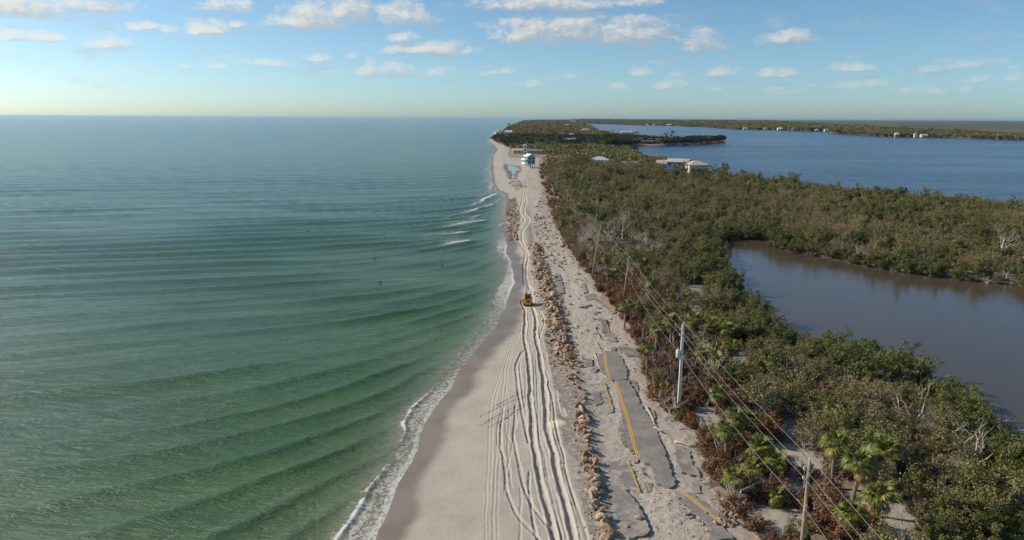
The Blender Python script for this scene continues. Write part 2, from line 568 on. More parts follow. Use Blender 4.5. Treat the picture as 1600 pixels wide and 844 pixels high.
def link_mesh(name, me, parent=None, loc=None, rot=None, scale=None):
    o = bpy.data.objects.new(name, me)
    COL.objects.link(o)
    if parent is not None:
        o.parent = parent
    if loc is not None:
        o.location = loc
    if rot is not None:
        o.rotation_euler = rot
    if scale is not None:
        o.scale = scale if hasattr(scale, '__len__') else (scale,) * 3
    return o


# ------------------------------------------------------------------ materials of the ground and the water
def mat_sand():
    m, t, out = new_mat('sand')
    pos = t.n('ShaderNodeNewGeometry').outputs['Position']
    big = t.noise(pos, .16, 5, .6)
    fine = t.noise(pos, 5.0, 6, .7)
    mid = t.noise(pos, 1.1, 5, .65)
    dry = t.mix(t.smooth(big, .35, .68), (.450, .408, .345), (.380, .347, .300))
    dry = t.mix(t.math('MULTIPLY', t.smooth(mid, .45, .75), .35), dry, (.56, .475, .385))
    flat = t.attr('flat')
    dry = t.mix(t.math('MULTIPLY', flat, .35), dry, (.51, .455, .385))
    road = t.attr('road')
    dry = t.mix(t.math('MULTIPLY', road, .7), dry, t.mix(t.smooth(mid, .35, .65), (.40, .345, .30), (.47, .405, .34)))
    grit = t.math('MULTIPLY', t.attr('grit'), t.smooth(t.noise(pos, 1.6, 5, .7), .30, .55))
    dry = t.mix(t.math('MULTIPLY', grit, .85), dry, (.15, .13, .12))
    dry = t.mix(t.attr('pale'), dry, (.62, .54, .42))
    # shell hash and small stones
    vor = t.n('ShaderNodeTexVoronoi', {'Vector': pos, 'Scale': 2.6, 'Randomness': 1.0}).outputs['Distance']
    peb = t.math('MULTIPLY', t.smooth(vor, .14, .08), t.math('MAXIMUM', road, t.attr('grit')))
    dry = t.mix(t.math('MULTIPLY', peb, .5), dry, (.20, .16, .13))
    litter = t.attr('litter')
    lf = t.smooth(t.noise(pos, .55, 6, .75), .36, .58)
    floor = t.mix(t.smooth(fine, .35, .65), (.16, .10, .065), (.30, .24, .185))
    dry = t.mix(t.math('MULTIPLY', litter, lf), dry, floor)
    dry = t.mix(t.attr('mud'), dry, (.055, .045, .032))
    wet = t.attr('wet')
    wn = t.smooth(t.math('MULTIPLY_ADD', t.noise(pos, .55, 4, .6), .35, wet), .26, .74)
    wetc = t.mix(t.smooth(big, .4, .6), (.190, .152, .118), (.225, .188, .155))
    col = t.mix(wn, dry, wetc)
    rgh = t.n('ShaderNodeMapRange', {0: wn, 1: 0.0, 2: 1.0, 3: .95, 4: .62}).outputs[0]
    glaze = t.smooth(t.attr('glaze'), .2, .9)
    rgh = t.math('SUBTRACT', rgh, t.math('MULTIPLY', glaze, .22), clamp=True)
    bst = t.math('MULTIPLY_ADD', wn, -.42, .5)
    bmp = t.n('ShaderNodeBump', {'Strength': bst, 'Distance': .12, 'Height': t.math('ADD', fine, t.math('MULTIPLY', mid, .8))}).outputs[0]
    b = t.n('ShaderNodeBsdfPrincipled', {'Base Color': col, 'Roughness': rgh, 'Normal': bmp})
    t.t.links.new(t.math('MULTIPLY_ADD', wn, .35, .15), b.inputs['Specular IOR Level'])
    surf(t, out, b.outputs[0])
    return m


def mat_sea():
    m, t, out = new_mat('sea_water')
    geo = t.n('ShaderNodeNewGeometry')
    pos = geo.outputs['Position']
    shallow, murk, foam = t.attr('shallow'), t.attr('murk'), t.attr('foam')
    big = t.noise(t.vmath('MULTIPLY', pos, (.010, .022, .02)), 1.0, 4, .6)
    deep = t.mix(t.smooth(big, .35, .65), (.044, .116, .100), (.048, .130, .106))
    green = t.mix(t.smooth(t.noise(t.vmath('MULTIPLY', pos, (.03, .06, .02)), 1.0, 4, .6), .35, .65), (.042, .106, .030), (.066, .136, .040))
    col = t.mix(shallow, deep, green)
    col = t.mix(murk, col, (.225, .215, .150))
    # ripples at several sizes, longer along the crests than across them
    r0 = t.noise(t.vmath('MULTIPLY', pos, (1.5, 3.0, 1.0)), 1.0, 5, .65)
    r1 = t.noise(t.vmath('MULTIPLY', pos, (.30, .85, .3)), 1.0, 5, .66)
    r2 = t.noise(t.vmath('MULTIPLY', pos, (.020, .105, .05)), 1.0, 5, .62)
    h = t.math('ADD', t.math('MULTIPLY', r0, .42), t.math('ADD', t.math('MULTIPLY', r1, .85), t.math('MULTIPLY', r2, 2.4)))
    bmp = t.n('ShaderNodeBump', {'Strength': .85, 'Distance': .66, 'Height': h}).outputs[0]
    w = t.n('ShaderNodeBsdfPrincipled', {'Base Color': col, 'Roughness': .17, 'IOR': 1.333, 'Normal': bmp})
    lace = t.smooth(t.noise(pos, 2.6, 7, .72, dist=.6), .40, .62)
    lace = t.math('MULTIPLY', lace, t.smooth(t.noise(pos, .9, 4, .6), .25, .55))
    k = t.smooth(t.math('MULTIPLY_ADD', lace, .75, t.math('MULTIPLY', foam, 1.35)), .78, 1.25)
    k = t.math('MULTIPLY', k, t.smooth(foam, .02, .2))
    fbp = t.n('ShaderNodeBump', {'Strength': .6, 'Distance': .1, 'Height': t.noise(pos, 6.0, 5, .7)}).outputs[0]
    f = t.n('ShaderNodeBsdfPrincipled', {'Base Color': t.mix(t.smooth(foam, .45, .95), (.46, .43, .37), (.74, .73, .71)), 'Roughness': .8, 'Normal': fbp})
    mx = t.n('ShaderNodeMixShader', {0: k, 1: w.outputs[0], 2: f.outputs[0]})
    surf(t, out, mx.outputs[0])
    return m


def mat_still(name, base, rough, rip, scale, streak=False):
    m, t, out = new_mat(name)
    pos = t.n('ShaderNodeNewGeometry').outputs['Position']
    n1 = t.noise(t.vmath('MULTIPLY', pos, (scale, scale * 1.8, 1)), 1.0, 6, .65)
    h = n1
    st = rip
    if streak:
        s = t.noise(t.vmath('MULTIPLY', pos, (.0035, .012, 1)), 1.0, 5, .6)
        st = t.smooth(s, .35, .62, rip * .35, rip)
        h = t.math('ADD', n1, t.math('MULTIPLY', t.noise(t.vmath('MULTIPLY', pos, (scale * .2, scale * .55, 1)), 1.0, 4, .6), 2.0))
    bmp = t.n('ShaderNodeBump', {'Strength': st, 'Distance': .5 if not streak else 1.6, 'Height': h}).outputs[0]
    b = t.n('ShaderNodeBsdfPrincipled', {'Base Color': (*base, 1), 'Roughness': rough, 'IOR': 1.333, 'Normal': bmp})
    surf(t, out, b.outputs[0])
    return m


M_SAND, M_SEA = mat_sand(), mat_sea()
M_LAGOON = mat_still('lagoon_water', (.080, .062, .044), .07, .07, .5)
M_BAY = mat_still('bay_water', (.017, .046, .118), .20, 1.0, .13, True)
M_POOL = mat_still('pool_water', (.10, .17, .19), .05, .05, 1.0)


# ------------------------------------------------------------------ terrain of the island
def build_island():
    pys = np.concatenate([np.arange(960, 300, -1.0), np.arange(300, 230, -.8), np.arange(230, 192, -.6), np.array([191.5, 190.5, 189.6, 188.6, 187.5, 186.6])])
    Y = np.array([G(800, p, 1.0)[1] for p in pys])
    Y = np.concatenate([[-30, -5, 12, 24, 32, 38], Y[Y > 41], [30000.0, 69000.0]])
    ve = np.array(VEG_EDGE)[::-1]
    xl = xs(Y) - np.where(Y < 400, 3.0, 12.0)
    xv = np.where(Y < 520, np.interp(Y, ve[:, 1], ve[:, 0]) + 6.0, xl + 60)
    xv = np.maximum(xv, xl + 12)
    xr = np.maximum(np.minimum(np.maximum(.95 * Y + 60, 60), 430), .21 * Y)
    xr = np.maximum(xr, xl + 100)
    nA, nB = 440, 70
    a = np.linspace(0, 1, nA)
    b = np.linspace(0, 1, nB + 1)[1:] ** 1.3
    X = np.concatenate([xl[:, None] + (xv - xl)[:, None] * a[None], xv[:, None] + (xr - xv)[:, None] * b[None]], 1)
    YY = np.repeat(Y[:, None], X.shape[1], 1)
    z, ds, d2, veg, dv, drk, dxr, flat, dp = ground_z(X, YY, True, True)
    me = grid_mesh('island', X, YY, z)
    me.materials.append(M_SAND)
    wob = 2.6 * (fbm(YY * .16, X * .03, 3, 21) - .5)
    wwid = np.interp(YY, [40, 62, 75, 90, 110, 150, 200, 260, 400], [1.2, 1.5, 1.8, 2.2, 2.8, 1.9, 2.2, .7, 1.2])
    wet = np.clip(1.0 - (ds + wob) / (wwid * 2), 0, 1) * (ds > -8)
    wet = np.maximum(wet, np.clip(1 - dp / 1.2, 0, 1) * .8)
    glaze = sstep(YY, 88, 112) * (1 - sstep(YY, 215, 250)) * np.clip(1 - ds / 7, 0, 1)
    road = sstep(dxr, .3, 1.6) * (~veg)
    grit = np.exp(-((dxr + .9) / 1.1) ** 2) * (YY < 300) * (1 - flat * .9)
    grit = np.maximum(grit, .95 * ((dxr > -3) & (dxr < 0) & (YY < 112)) * sstep(YY, 60, 75) * (1 - flat))
    clear = np.zeros(X.shape, bool)
    for c in CLEAR:
        clear |= inside(X, YY, c)
    litter = np.where(veg, 1.0, sstep(-dv, -2.5, .5) * .5 * (dxr > 2)) * np.where(clear, .25, 1)
    litter = np.where((YY > 640) & (d2 > 0) & (ds > 14), 1.0, litter)
    mud = np.clip(1 - d2 / 6, 0, 1) * (ds > 20)
    cx, cy = g0(873, 663, 1.05)
    pale = np.exp(-(((X - cx) / 1.0) ** 2 + ((YY - cy) / 1.0) ** 2) ** 3)
    for k, v in dict(wet=wet, glaze=glaze, flat=flat, road=road, grit=grit, litter=litter, pale=pale, mud=mud).items():
        set_attr(me, k, v)
    o = link_mesh('island', me)
    struct(o, 'pale sand beach and barrier island ground with tyre ruts')


build_island()


# ------------------------------------------------------------------ the sea
def wave_height(x, y, ds):
    d = np.maximum(-ds, 0)
    lag = 34 * np.exp(-d / 14.0)
    ph = y - .26 * x - lag + 10 * (fbm(x * .012, y * .03, 3, 51) - .5) + 2.2 * (fbm(x * .05, y * .09, 2, 52) - .5)
    far = 1 / (1 + (y / 300.0) ** 3)
    amp = np.clip(3.4 * fbm(x * .020, y * .065, 3, 53) - .75, .15, 2)
    amp2 = np.clip(2.8 * fbm(x * .022, y * .07, 3, 58) - .6, .05, 2)

    def crest(p, L, k):
        c = .5 + .5 * np.cos(2 * np.pi * p / L)
        return c ** k - .35
    z = (.19 + .19 * sstep(y, 85, 210)) * amp * crest(ph, 9.7, 3.0)
    z += .13 * sstep(d, 4, 26) * amp2 * crest(ph * .96 + 3.1 + 3.0 * fbm(x * .03, y * .04, 2, 55), 6.3, 2.2)
    swell = (.07 + .30 * sstep(y, 150, 420)) * crest(ph * 1.02 + 1.2 + 8 * fbm(x * .01, y * .02, 2, 59), 21.0, 1.8)
    z += .055 * np.clip(2.4 * fbm(x * .05, y * .09, 2, 60) - .6, 0, 2) * crest(ph * 1.1 + 1.5 * fbm(x * .08, y * .1, 2, 57), 3.3, 1.8) * (y < 170) * sstep(d, 8, 40)
    z += .022 * crest(y + .15 * x + 2.5 * fbm(x * .15, y * .2, 2, 63), 1.7, 1.3) * (y < 95)
    # short-crested wind chop over the swell
    cx, cy = x * .94 - y * .34, y * .94 + x * .34
    chop = np.abs(fbm(cx * .16, cy * .62, 3, 73) - .5) * -1.6 + np.abs(fbm(cx * .35 + 9, cy * 1.25, 2, 75) - .5) * -.55
    z = z + .11 * (chop + .22) / (1 + (y / 150.0) ** 2)
    return (z * far + swell / (1 + (y / 560.0) ** 4)) * sstep(d, .8, 9.0)


def build_sea():
    pys = np.concatenate([np.arange(900, 300, -.9), np.arange(300, 200, -.9), np.arange(200, 188, -.8)])
    Y = np.array([G(800, p, 0.0)[1] for p in pys])
    Y = np.concatenate([[-30, 0, 20, 32, 40], Y[Y > 44], [12000, 18000, 30000, 70000]])
    nc = 430
    t = np.linspace(0, 1, nc)
    t = 1 - (1 - t) ** 1.25
    right = xs(Y) + 4.0
    left = -.82 * np.maximum(Y, 0) - 45
    X = left[:, None] + (right - left)[:, None] * t[None]
    YY = np.repeat(Y[:, None], nc, 1)
    ds = (X - xs(YY)) * .96
    d = np.maximum(-ds, 0)
    z = wave_height(X, YY, ds)
    foam = np.zeros_like(z)
    # the shore break: a small breaker a few metres out, running nearly along the beach
    bw = np.interp(YY, [40, 56, 66, 76, 84, 92, 110, 150, 175, 200, 240, 300], [3.0, 2.9, 2.0, 1.6, 2.4, 1.9, 1.8, 2.6, 1.0, 2.6, .7, 1.6])
    bw = bw + .5 * (fbm(YY * .35, X * 0, 3, 61) - .5)
    brk = np.interp(YY, [40, 60, 67, 72, 80, 88, 94, 105, 130, 150, 170, 260, 400], [1, .95, .75, .12, .95, .8, .15, .4, .3, .3, .15, .1, .05])
    s = (d - bw)
    z += brk * .22 * np.where(s < 0, np.exp(-(s / .28) ** 2), np.exp(-(s / .9) ** 2)) * (d > .05)
    foam = np.maximum(foam, brk * np.exp(-((s - .12) / .30) ** 2) * (.45 + .9 * fbm(X * .9, YY * .9, 2, 64)))
    swash = (d < bw) & (ds < .6)
    fl = np.interp(YY, [40, 66, 74, 90, 100, 125, 150, 175, 200, 230, 260, 420, 700], [.56, .56, .50, .52, .36, .36, .62, .5, .6, .18, .30, .40, .25])
    lob = .55 + .9 * fbm(X * .35, YY * .25, 3, 62)
    foam = np.maximum(foam, swash * fl * np.minimum(lob, 1.1))
    foam = np.maximum(foam, (d < .45) * (ds < .5) * fl * 1.25)
    foam = np.maximum(foam, np.where(s > 0, np.exp(-s / 1.6) * .40 * brk, 0))
    # spilling crests off the point: (tail, head, half width) in the picture's survey
    for a, b, w, kk in (((735, 323), (777, 303), 1.5, 1), ((695, 341), (772, 320), 1.3, .85), ((735, 342), (752, 336), 1.2, .7), ((685, 356), (758, 344), 2.4, .8), ((660, 352), (720, 345), 1.2, .45), ((690, 368), (732, 362), 2.0, .85),
                        ((640, 372), (700, 364), 1.2, .35), ((688, 384), (735, 376), 2.2, .9), ((640, 400), (720, 386), 1.0, .35), ((755, 325), (786, 310), 1.2, .5), ((740, 313), (772, 299), 1.4, .5),
                        ((762, 303), (775, 284), 1.6, .7), ((765, 262), (768, 270), 2, .6), ((770, 248), (776, 238), 2, .6), ((779, 355), (788, 350), .8, .8), ((764, 280), (772, 290), 1.8, .7), ((752, 270), (767, 262), 2.0, .5), ((748, 290), (768, 280), 1.6, .5)):
        w *= 1.45
        A, B = np.array(g0(*a)), np.array(g0(*b))
        A = A - .25 * (B - A)
        dv = B - A
        L = np.hypot(*dv)
        u = ((X - A[0]) * dv[0] + (YY - A[1]) * dv[1]) / L ** 2
        n = ((X - A[0]) * dv[1] - (YY - A[1]) * dv[0]) / L       # positive towards the camera
        n = n + .8 * (fbm(X * .2, YY * .2, 2, 66) - .5) * w
        prof = np.where(n > 0, np.exp(-(n / (.22 * w)) ** 2), np.exp(-(n / (1.7 * w)) ** 2) * (.65 + .35 * np.exp(-(n / (.4 * w)) ** 2)))
        lng = sstep(u, -.15, .75) * (1 - sstep(u, .98, 1.04))
        foam = np.maximum(foam, kk * prof * lng)
        z += .35 * kk * np.exp(-(n / (.5 * w)) ** 2) * lng
    z = np.where(d < 2.5, z * np.clip(d / .6, 0, 1), z) + .012
    shallow = np.clip(np.exp(-np.maximum(d - 6, 0) / 120.0), 0, 1) * (1 - .75 * sstep(YY, 95, 380))
    murk = np.exp(-(d / 3.6) ** 2) * .95 + .28 * np.exp(-((d - 5.0) / 6.0) ** 2) * fbm(X * .12, YY * .12, 3, 71) ** 1.5 * (1 - .6 * sstep(YY, 90, 200))
    me = grid_mesh('sea', X, YY, z)
    me.materials.append(M_SEA)
    for k, v in dict(shallow=shallow, murk=np.clip(murk, 0, 1), foam=np.clip(foam, 0, 1.2)).items():
        set_attr(me, k, v)
    struct(link_mesh('sea', me), 'green gulf water with low oblique swells and a foaming shore break')


build_sea()


def flat_poly(name, pts, z, mat, label):
    mb = MB()
    mb.add([(p[0], p[1], z) for p in pts], [tuple(range(len(pts)))])
    o = mb.build(name, mat)
    me = o.data
    if me.polygons[0].normal.z < 0:
        me.flip_normals()
    return struct(o, label)


flat_poly('lagoon_water', LAGOON, .06, M_LAGOON, 'calm brown blue lagoon behind the beach thicket')
flat_poly('beach_pool_water', [(p[0], p[1]) for p in spline(POOL + POOL[:1], 4)[:-1]], .32, M_POOL, 'shallow pale blue pool left on the sand before the teal house')
BAYW = [(430, -40), (40, 215), (60, 330), (60, 520), (70, 900), (120, 2000), (300, 4200), (900, 9000), (5000, 30000), (12000, 69000), (69000, 69000), (69000, -40)]
flat_poly('bay_water', BAYW, -.05, M_BAY, 'rippled deep blue bay between the island and the far shore')


# ------------------------------------------------------------------ vegetation
def leaf_mat(name, stops, trans=.22, rough=.55):
    m, t, out = new_mat(name)
    rnd = t.n('ShaderNodeObjectInfo').outputs['Random']
    lv = t.attr('lv')
    base = t.ramp(rnd, stops)
    hue = t.mix(t.smooth(lv, .55, 1.0), base, stops[-1][1])
    k = t.math('MULTIPLY_ADD', lv, .75, .62)
    col = t.mix(1.0, hue, t.n('ShaderNodeCombineXYZ', {0: k, 1: k, 2: k}).outputs[0], 'MULTIPLY')
    b = t.n('ShaderNodeBsdfPrincipled', {'Base Color': col, 'Roughness': rough, 'Specular IOR Level': .35})
    tr = t.n('ShaderNodeBsdfTranslucent', {'Color': col})
    surf(t, out, t.n('ShaderNodeMixShader', {0: trans, 1: b.outputs[0], 2: tr.outputs[0]}).outputs[0])
    return m


def bark_mat(name, a, b_):
    m, t, out = new_mat(name)
    co = t.n('ShaderNodeTexCoord').outputs['Object']
    n = t.noise(t.vmath('MULTIPLY', co, (6, 6, 1.5)), 1.0, 5, .65)
    rnd = t.n('ShaderNodeObjectInfo').outputs['Random']
    c = t.mix(t.smooth(n, .35, .65), a, b_)
    k = t.math('MULTIPLY_ADD', rnd, .5, .75)
    c = t.mix(1.0, c, t.n('ShaderNodeCombineXYZ', {0: k, 1: k, 2: k}).outputs[0], 'MULTIPLY')
    bm_ = t.n('ShaderNodeBump', {'Strength': .5, 'Distance': .03, 'Height': n}).outputs[0]
    surf(t, out, t.n('ShaderNodeBsdfPrincipled', {'Base Color': c, 'Roughness': .9, 'Normal': bm_}).outputs[0])
    return m


M_GREEN = leaf_mat('mangrove_leaf', [(0, (.075, .095, .024)), (.5, (.11, .138, .030)), (.8, (.15, .18, .038)), (1, (.19, .17, .055))])
M_OLIVE = leaf_mat('scrub_leaf', [(0, (.145, .145, .045)), (.3, (.21, .185, .066)), (.5, (.25, .19, .088)), (.62, (.16, .175, .042)), (.78, (.20, .20, .05)), (.9, (.27, .175, .09)), (1, (.29, .235, .12))])
M_RUST = leaf_mat('withered_leaf', [(0, (.13, .068, .038)), (.35, (.18, .092, .046)), (.65, (.15, .10, .070)), (.85, (.22, .105, .042)), (1, (.28, .15, .065))], .15, .8)
M_PALM = leaf_mat('palm_leaf', [(0, (.12, .165, .028)), (.6, (.17, .215, .036)), (1, (.29, .25, .065))], .25, .45)
M_DRYPALM = leaf_mat('dry_palm_leaf', [(0, (.24, .15, .065)), (.6, (.32, .21, .095)), (1, (.38, .27, .13))], .15, .8)
M_DEAD = bark_mat('bleached_wood', (.36, .31, .26), (.56, .50, .42))
M_BARK = bark_mat('brown_bark', (.12, .09, .065), (.21, .165, .125))
M_PTRUNK = bark_mat('palm_trunk', (.17, .135, .105), (.29, .235, .18))


def leaf_quads(rng, blobs, n, size, aspect=.55, up=.25):
    """blobs: rows of x y z r; returns verts, quads, leaf values"""
    bl = np.asarray(blobs, float)
    w = bl[:, 3] ** 2
    k = rng.choice(len(bl), n, p=w / w.sum())
    dr = rng.normal(size=(n, 3))
    dr /= np.linalg.norm(dr, axis=1)[:, None]
    dr[:, 2] = np.where(rng.random(n) < .7, np.abs(dr[:, 2]), dr[:, 2])
    rr = bl[k, 3] * np.clip(.95 + .32 * rng.normal(size=n), .25, 1.75)
    c = bl[k, :3] + dr * rr[:, None] * np.array([1, 1, .85])
    nn = dr * .7 + rng.normal(size=(n, 3)) * .6 + np.array([0, 0, up])
    nn /= np.linalg.norm(nn, axis=1)[:, None]
    a = np.cross(nn, rng.normal(size=(n, 3)))
    a /= np.linalg.norm(a, axis=1)[:, None]
    b = np.cross(nn, a)
    s = size * (.6 + .8 * rng.random(n))
    a, b = a * s[:, None], b * (s * aspect)[:, None]
    v = np.stack([c - a, c - b * 1.0 + a * .1, c + a, c + b + a * .1], 1).reshape(-1, 3)
    f = np.arange(4 * n).reshape(n, 4)
    lv = np.repeat(rng.random(n), 4)
    return v, f, lv


def branches(rnd, p, d, L, r, depth, out, spread=.6, gnarl=.25, up=.12):
    pts, rad = [Vector(p)], [r]
    seg = 3 if depth > 0 else 2
    q, dd = Vector(p), Vector(d).normalized()
    for i in range(seg):
        dd = (dd + Vector((rnd.gauss(0, gnarl), rnd.gauss(0, gnarl), rnd.gauss(0, gnarl * .7) + up))).normalized()
        q = q + dd * L / seg
        pts.append(q.copy())
        rad.append(r * (1 - .6 * (i + 1) / seg))
    out.append((pts, rad))
    if depth > 0:
        for i in range(rnd.choice((2, 3, 3))):
            j = rnd.choice((1, 2, 3))
            nd = (dd + Vector((rnd.gauss(0, spread), rnd.gauss(0, spread), rnd.gauss(.05, spread * .6)))).normalized()
            branches(rnd, pts[j], nd, L * rnd.uniform(.55, .85), rad[j] * .75, depth - 1, out, spread, gnarl, up)


def tube_mesh(segs, n=4):
    mb = MB()
    for pts, rad in segs:
        mb.tube(pts, rad, n, cap=False)
    return mb


def join_mesh(name, parts):
    """parts: (verts, quads, leaf values, material) -> one mesh with material slots"""
    co, fc, lv, mi, mats = [], [], [], [], []
    o = 0
    for v, f, l, m in parts:
        co.append(np.asarray(v, float))
        fc.append(np.asarray(f) + o)
        lv.append(l if l is not None else np.zeros(len(v)))
        mi.append(np.full(len(f), len(mats)))
        mats.append(m)
        o += len(v)
    me = raw_mesh(name, np.concatenate(co), np.concatenate(fc), smooth=False)
    for m in mats:
        me.materials.append(m)
    me.polygons.foreach_set('material_index', np.concatenate(mi).astype(np.int32))
    set_attr(me, 'lv', np.concatenate(lv))
    me.update()
    return me


def mb_arrays(mb):
    return np.array([tuple(v) for v in mb.v], float), np.array([f for f in mb.f if len(f) == 4])


PROTO = {}


def make_protos():
    for kind, nvar, nleaf, size, lm, bm_ in (('mangrove', 5, 5400, .108, M_GREEN, M_BARK), ('scrub', 7, 3000, .092, M_OLIVE, M_DEAD), ('withered', 5, 1900, .085, M_RUST, M_BARK), ('dead', 5, 0, 0, None, M_DEAD)):
        PROTO[kind] = []
        for v in range(nvar):
            rnd = random.Random(100 * len(PROTO) + v)
            rng = np.random.default_rng(900 + 10 * len(PROTO) + v)
            segs = []
            if kind == 'dead':
                for k in range(rnd.choice((2, 3, 4))):
                    branches(rnd, (rnd.gauss(0, .15), rnd.gauss(0, .15), -.3), (rnd.gauss(0, .5), rnd.gauss(0, .5), 1), rnd.uniform(1.7, 2.6), .115, 3, segs, .75, .28, .10)
                crown, trunk = segs[3:], segs[:3]
                PROTO[kind].append((mb_arrays(tube_mesh(trunk, 5)), mb_arrays(tube_mesh(crown, 4)), None, bm_, bm_))
                continue
            H = {'mangrove': 4.3, 'scrub': 4.2, 'withered': 1.9}[kind]
            skel, stems = [], {'mangrove': 5, 'scrub': 5, 'withered': 6}[kind]
            for k in range(stems):
                a = 2 * math.pi * (k + rnd.uniform(-.35, .35)) / stems
                lean = rnd.uniform(.25, .95)
                one = []
                branches(rnd, (.15 * math.cos(a), .15 * math.sin(a), -.3), (lean * math.cos(a), lean * math.sin(a), 1.0), H * rnd.uniform(.40, .56), .095 if kind != 'withered' else .045, 2 if kind == 'withered' else 3, one, .62, .22, .10)
                segs.append(one[0])
                skel += one[1:]
            tips = [p[-1] for p, r in skel if r[0] < .048] + [p[1] for p, r in skel if r[0] < .030]
            rnd.shuffle(tips)
            bare = {'mangrove': .06, 'scrub': .34, 'withered': .35}[kind]
            tips = tips[int(len(tips) * bare):]
            blobs = [(t.x, t.y, max(t.z, .25), rnd.uniform(.7, 1.3) * {'mangrove': .33, 'scrub': .27, 'withered': .24}[kind]) for t in tips]
            lq = leaf_quads(rng, blobs, nleaf, size)
            PROTO[kind].append((mb_arrays(tube_mesh(segs, 5)), mb_arrays(tube_mesh(skel, 3)), lq, bm_, lm))


make_protos()
TREE_ME = {}
for kind, vs_ in PROTO.items():
    TREE_ME[kind] = []
    for i, (tr, tw, lq, bm_, lm) in enumerate(vs_):
        trunk = raw_mesh(kind + '_trunk', tr[0], tr[1], True)
        trunk.materials.append(bm_)
        cp = [(tw[0], tw[1], None, M_DEAD if kind != 'withered' else M_BARK)]
        if lq is not None:
            cp.append((lq[0], lq[1], lq[2], lm))
        crown = join_mesh(kind + '_crown', cp)
        whole = join_mesh(kind + '_plant', cp + [(tr[0], tr[1], None, bm_)])
        TREE_ME[kind].append((trunk, crown, whole))
# coarser clumps for the far shore, where a whole crown is a few pixels
FAR_ME = []
M_PINE = leaf_mat('casuarina_leaf', [(0, (.026, .036, .018)), (.6, (.036, .050, .022)), (1, (.05, .06, .03))])
for i, (lm, nl) in enumerate(((M_GREEN, 420), (M_OLIVE, 380), (M_OLIVE, 300), (M_RUST, 260), (M_PINE, 460))):
    rng, rnd = np.random.default_rng(70 + i), random.Random(70 + i)
    bl = [(rnd.uniform(-2.6, 2.6), rnd.uniform(-2.6, 2.6), rnd.uniform(2.2, 4.6), rnd.uniform(.8, 1.5)) for k in range(11)]
    lq = leaf_quads(rng, bl, nl, .50, .7)
    sg = [([Vector((b[0] * .6, b[1] * .6, -.3)), Vector(b[:3]) + Vector((0, 0, .6))], [.14, .04]) for b in bl[:6]]
    ta = mb_arrays(tube_mesh(sg, 4))
    FAR_ME.append(join_mesh('far_plant', [(ta[0], ta[1], None, M_DEAD), (lq[0], lq[1], lq[2], lm)]))


def scatter(name, label, meshes, pts, rot, scl, idx):
    """one stuff object: plants that nobody could count, set on their points"""
    src = bpy.data.collections.new(name + '_sources')
    for i, me in enumerate(meshes):
        src.objects.link(bpy.data.objects.new('%s_source_%02d' % (name, i), me))
    me = bpy.data.meshes.new(name)
    me.vertices.add(len(pts))
    me.vertices.foreach_set('co', np.asarray(pts, np.float32).ravel())
    set_attr(me, 'rz', rot)
    set_attr(me, 'sc', scl)
    a = me.attributes.new('ix', 'INT', 'POINT')
    a.data.foreach_set('value', np.asarray(idx, np.int32))
    o = link_mesh(name, me)
    ng = bpy.data.node_groups.new(name + '_nodes', 'GeometryNodeTree')
    ng.interface.new_socket('Geometry', in_out='INPUT', socket_type='NodeSocketGeometry')
    ng.interface.new_socket('Geometry', in_out='OUTPUT', socket_type='NodeSocketGeometry')
    t = NT(ng)
    gi, go = t.n('NodeGroupInput'), t.n('NodeGroupOutput')
    ci = t.n('GeometryNodeCollectionInfo', {'Collection': src, 'Separate Children': True, 'Reset Children': True})
    rz = t.n('GeometryNodeInputNamedAttribute', {'Name': 'rz'}, data_type='FLOAT').outputs[0]
    sc_ = t.n('GeometryNodeInputNamedAttribute', {'Name': 'sc'}, data_type='FLOAT').outputs[0]
    ix = t.n('GeometryNodeInputNamedAttribute', {'Name': 'ix'}, data_type='INT').outputs[0]
    eu = t.n('ShaderNodeCombineXYZ', {2: rz}).outputs[0]
    er = t.n('FunctionNodeEulerToRotation', {0: eu}).outputs[0]
    iop = t.n('GeometryNodeInstanceOnPoints', {'Points': gi.outputs[0], 'Instance': ci.outputs[0], 'Pick Instance': True, 'Instance Index': ix, 'Rotation': er, 'Scale': sc_})
    ng.links.new(iop.outputs[0], go.inputs[0])
    md = o.modifiers.new('plants', 'NODES')
    md.node_group = ng
    return struct(o, label, 'stuff')


KINDS = ['mangrove', 'scrub', 'withered', 'dead']
NAME = dict(mangrove='mangrove_tree', scrub='scrub_tree', withered='withered_shrub', dead='dead_tree')
LIMIT = dict(mangrove=170, scrub=250, withered=260, dead=130)


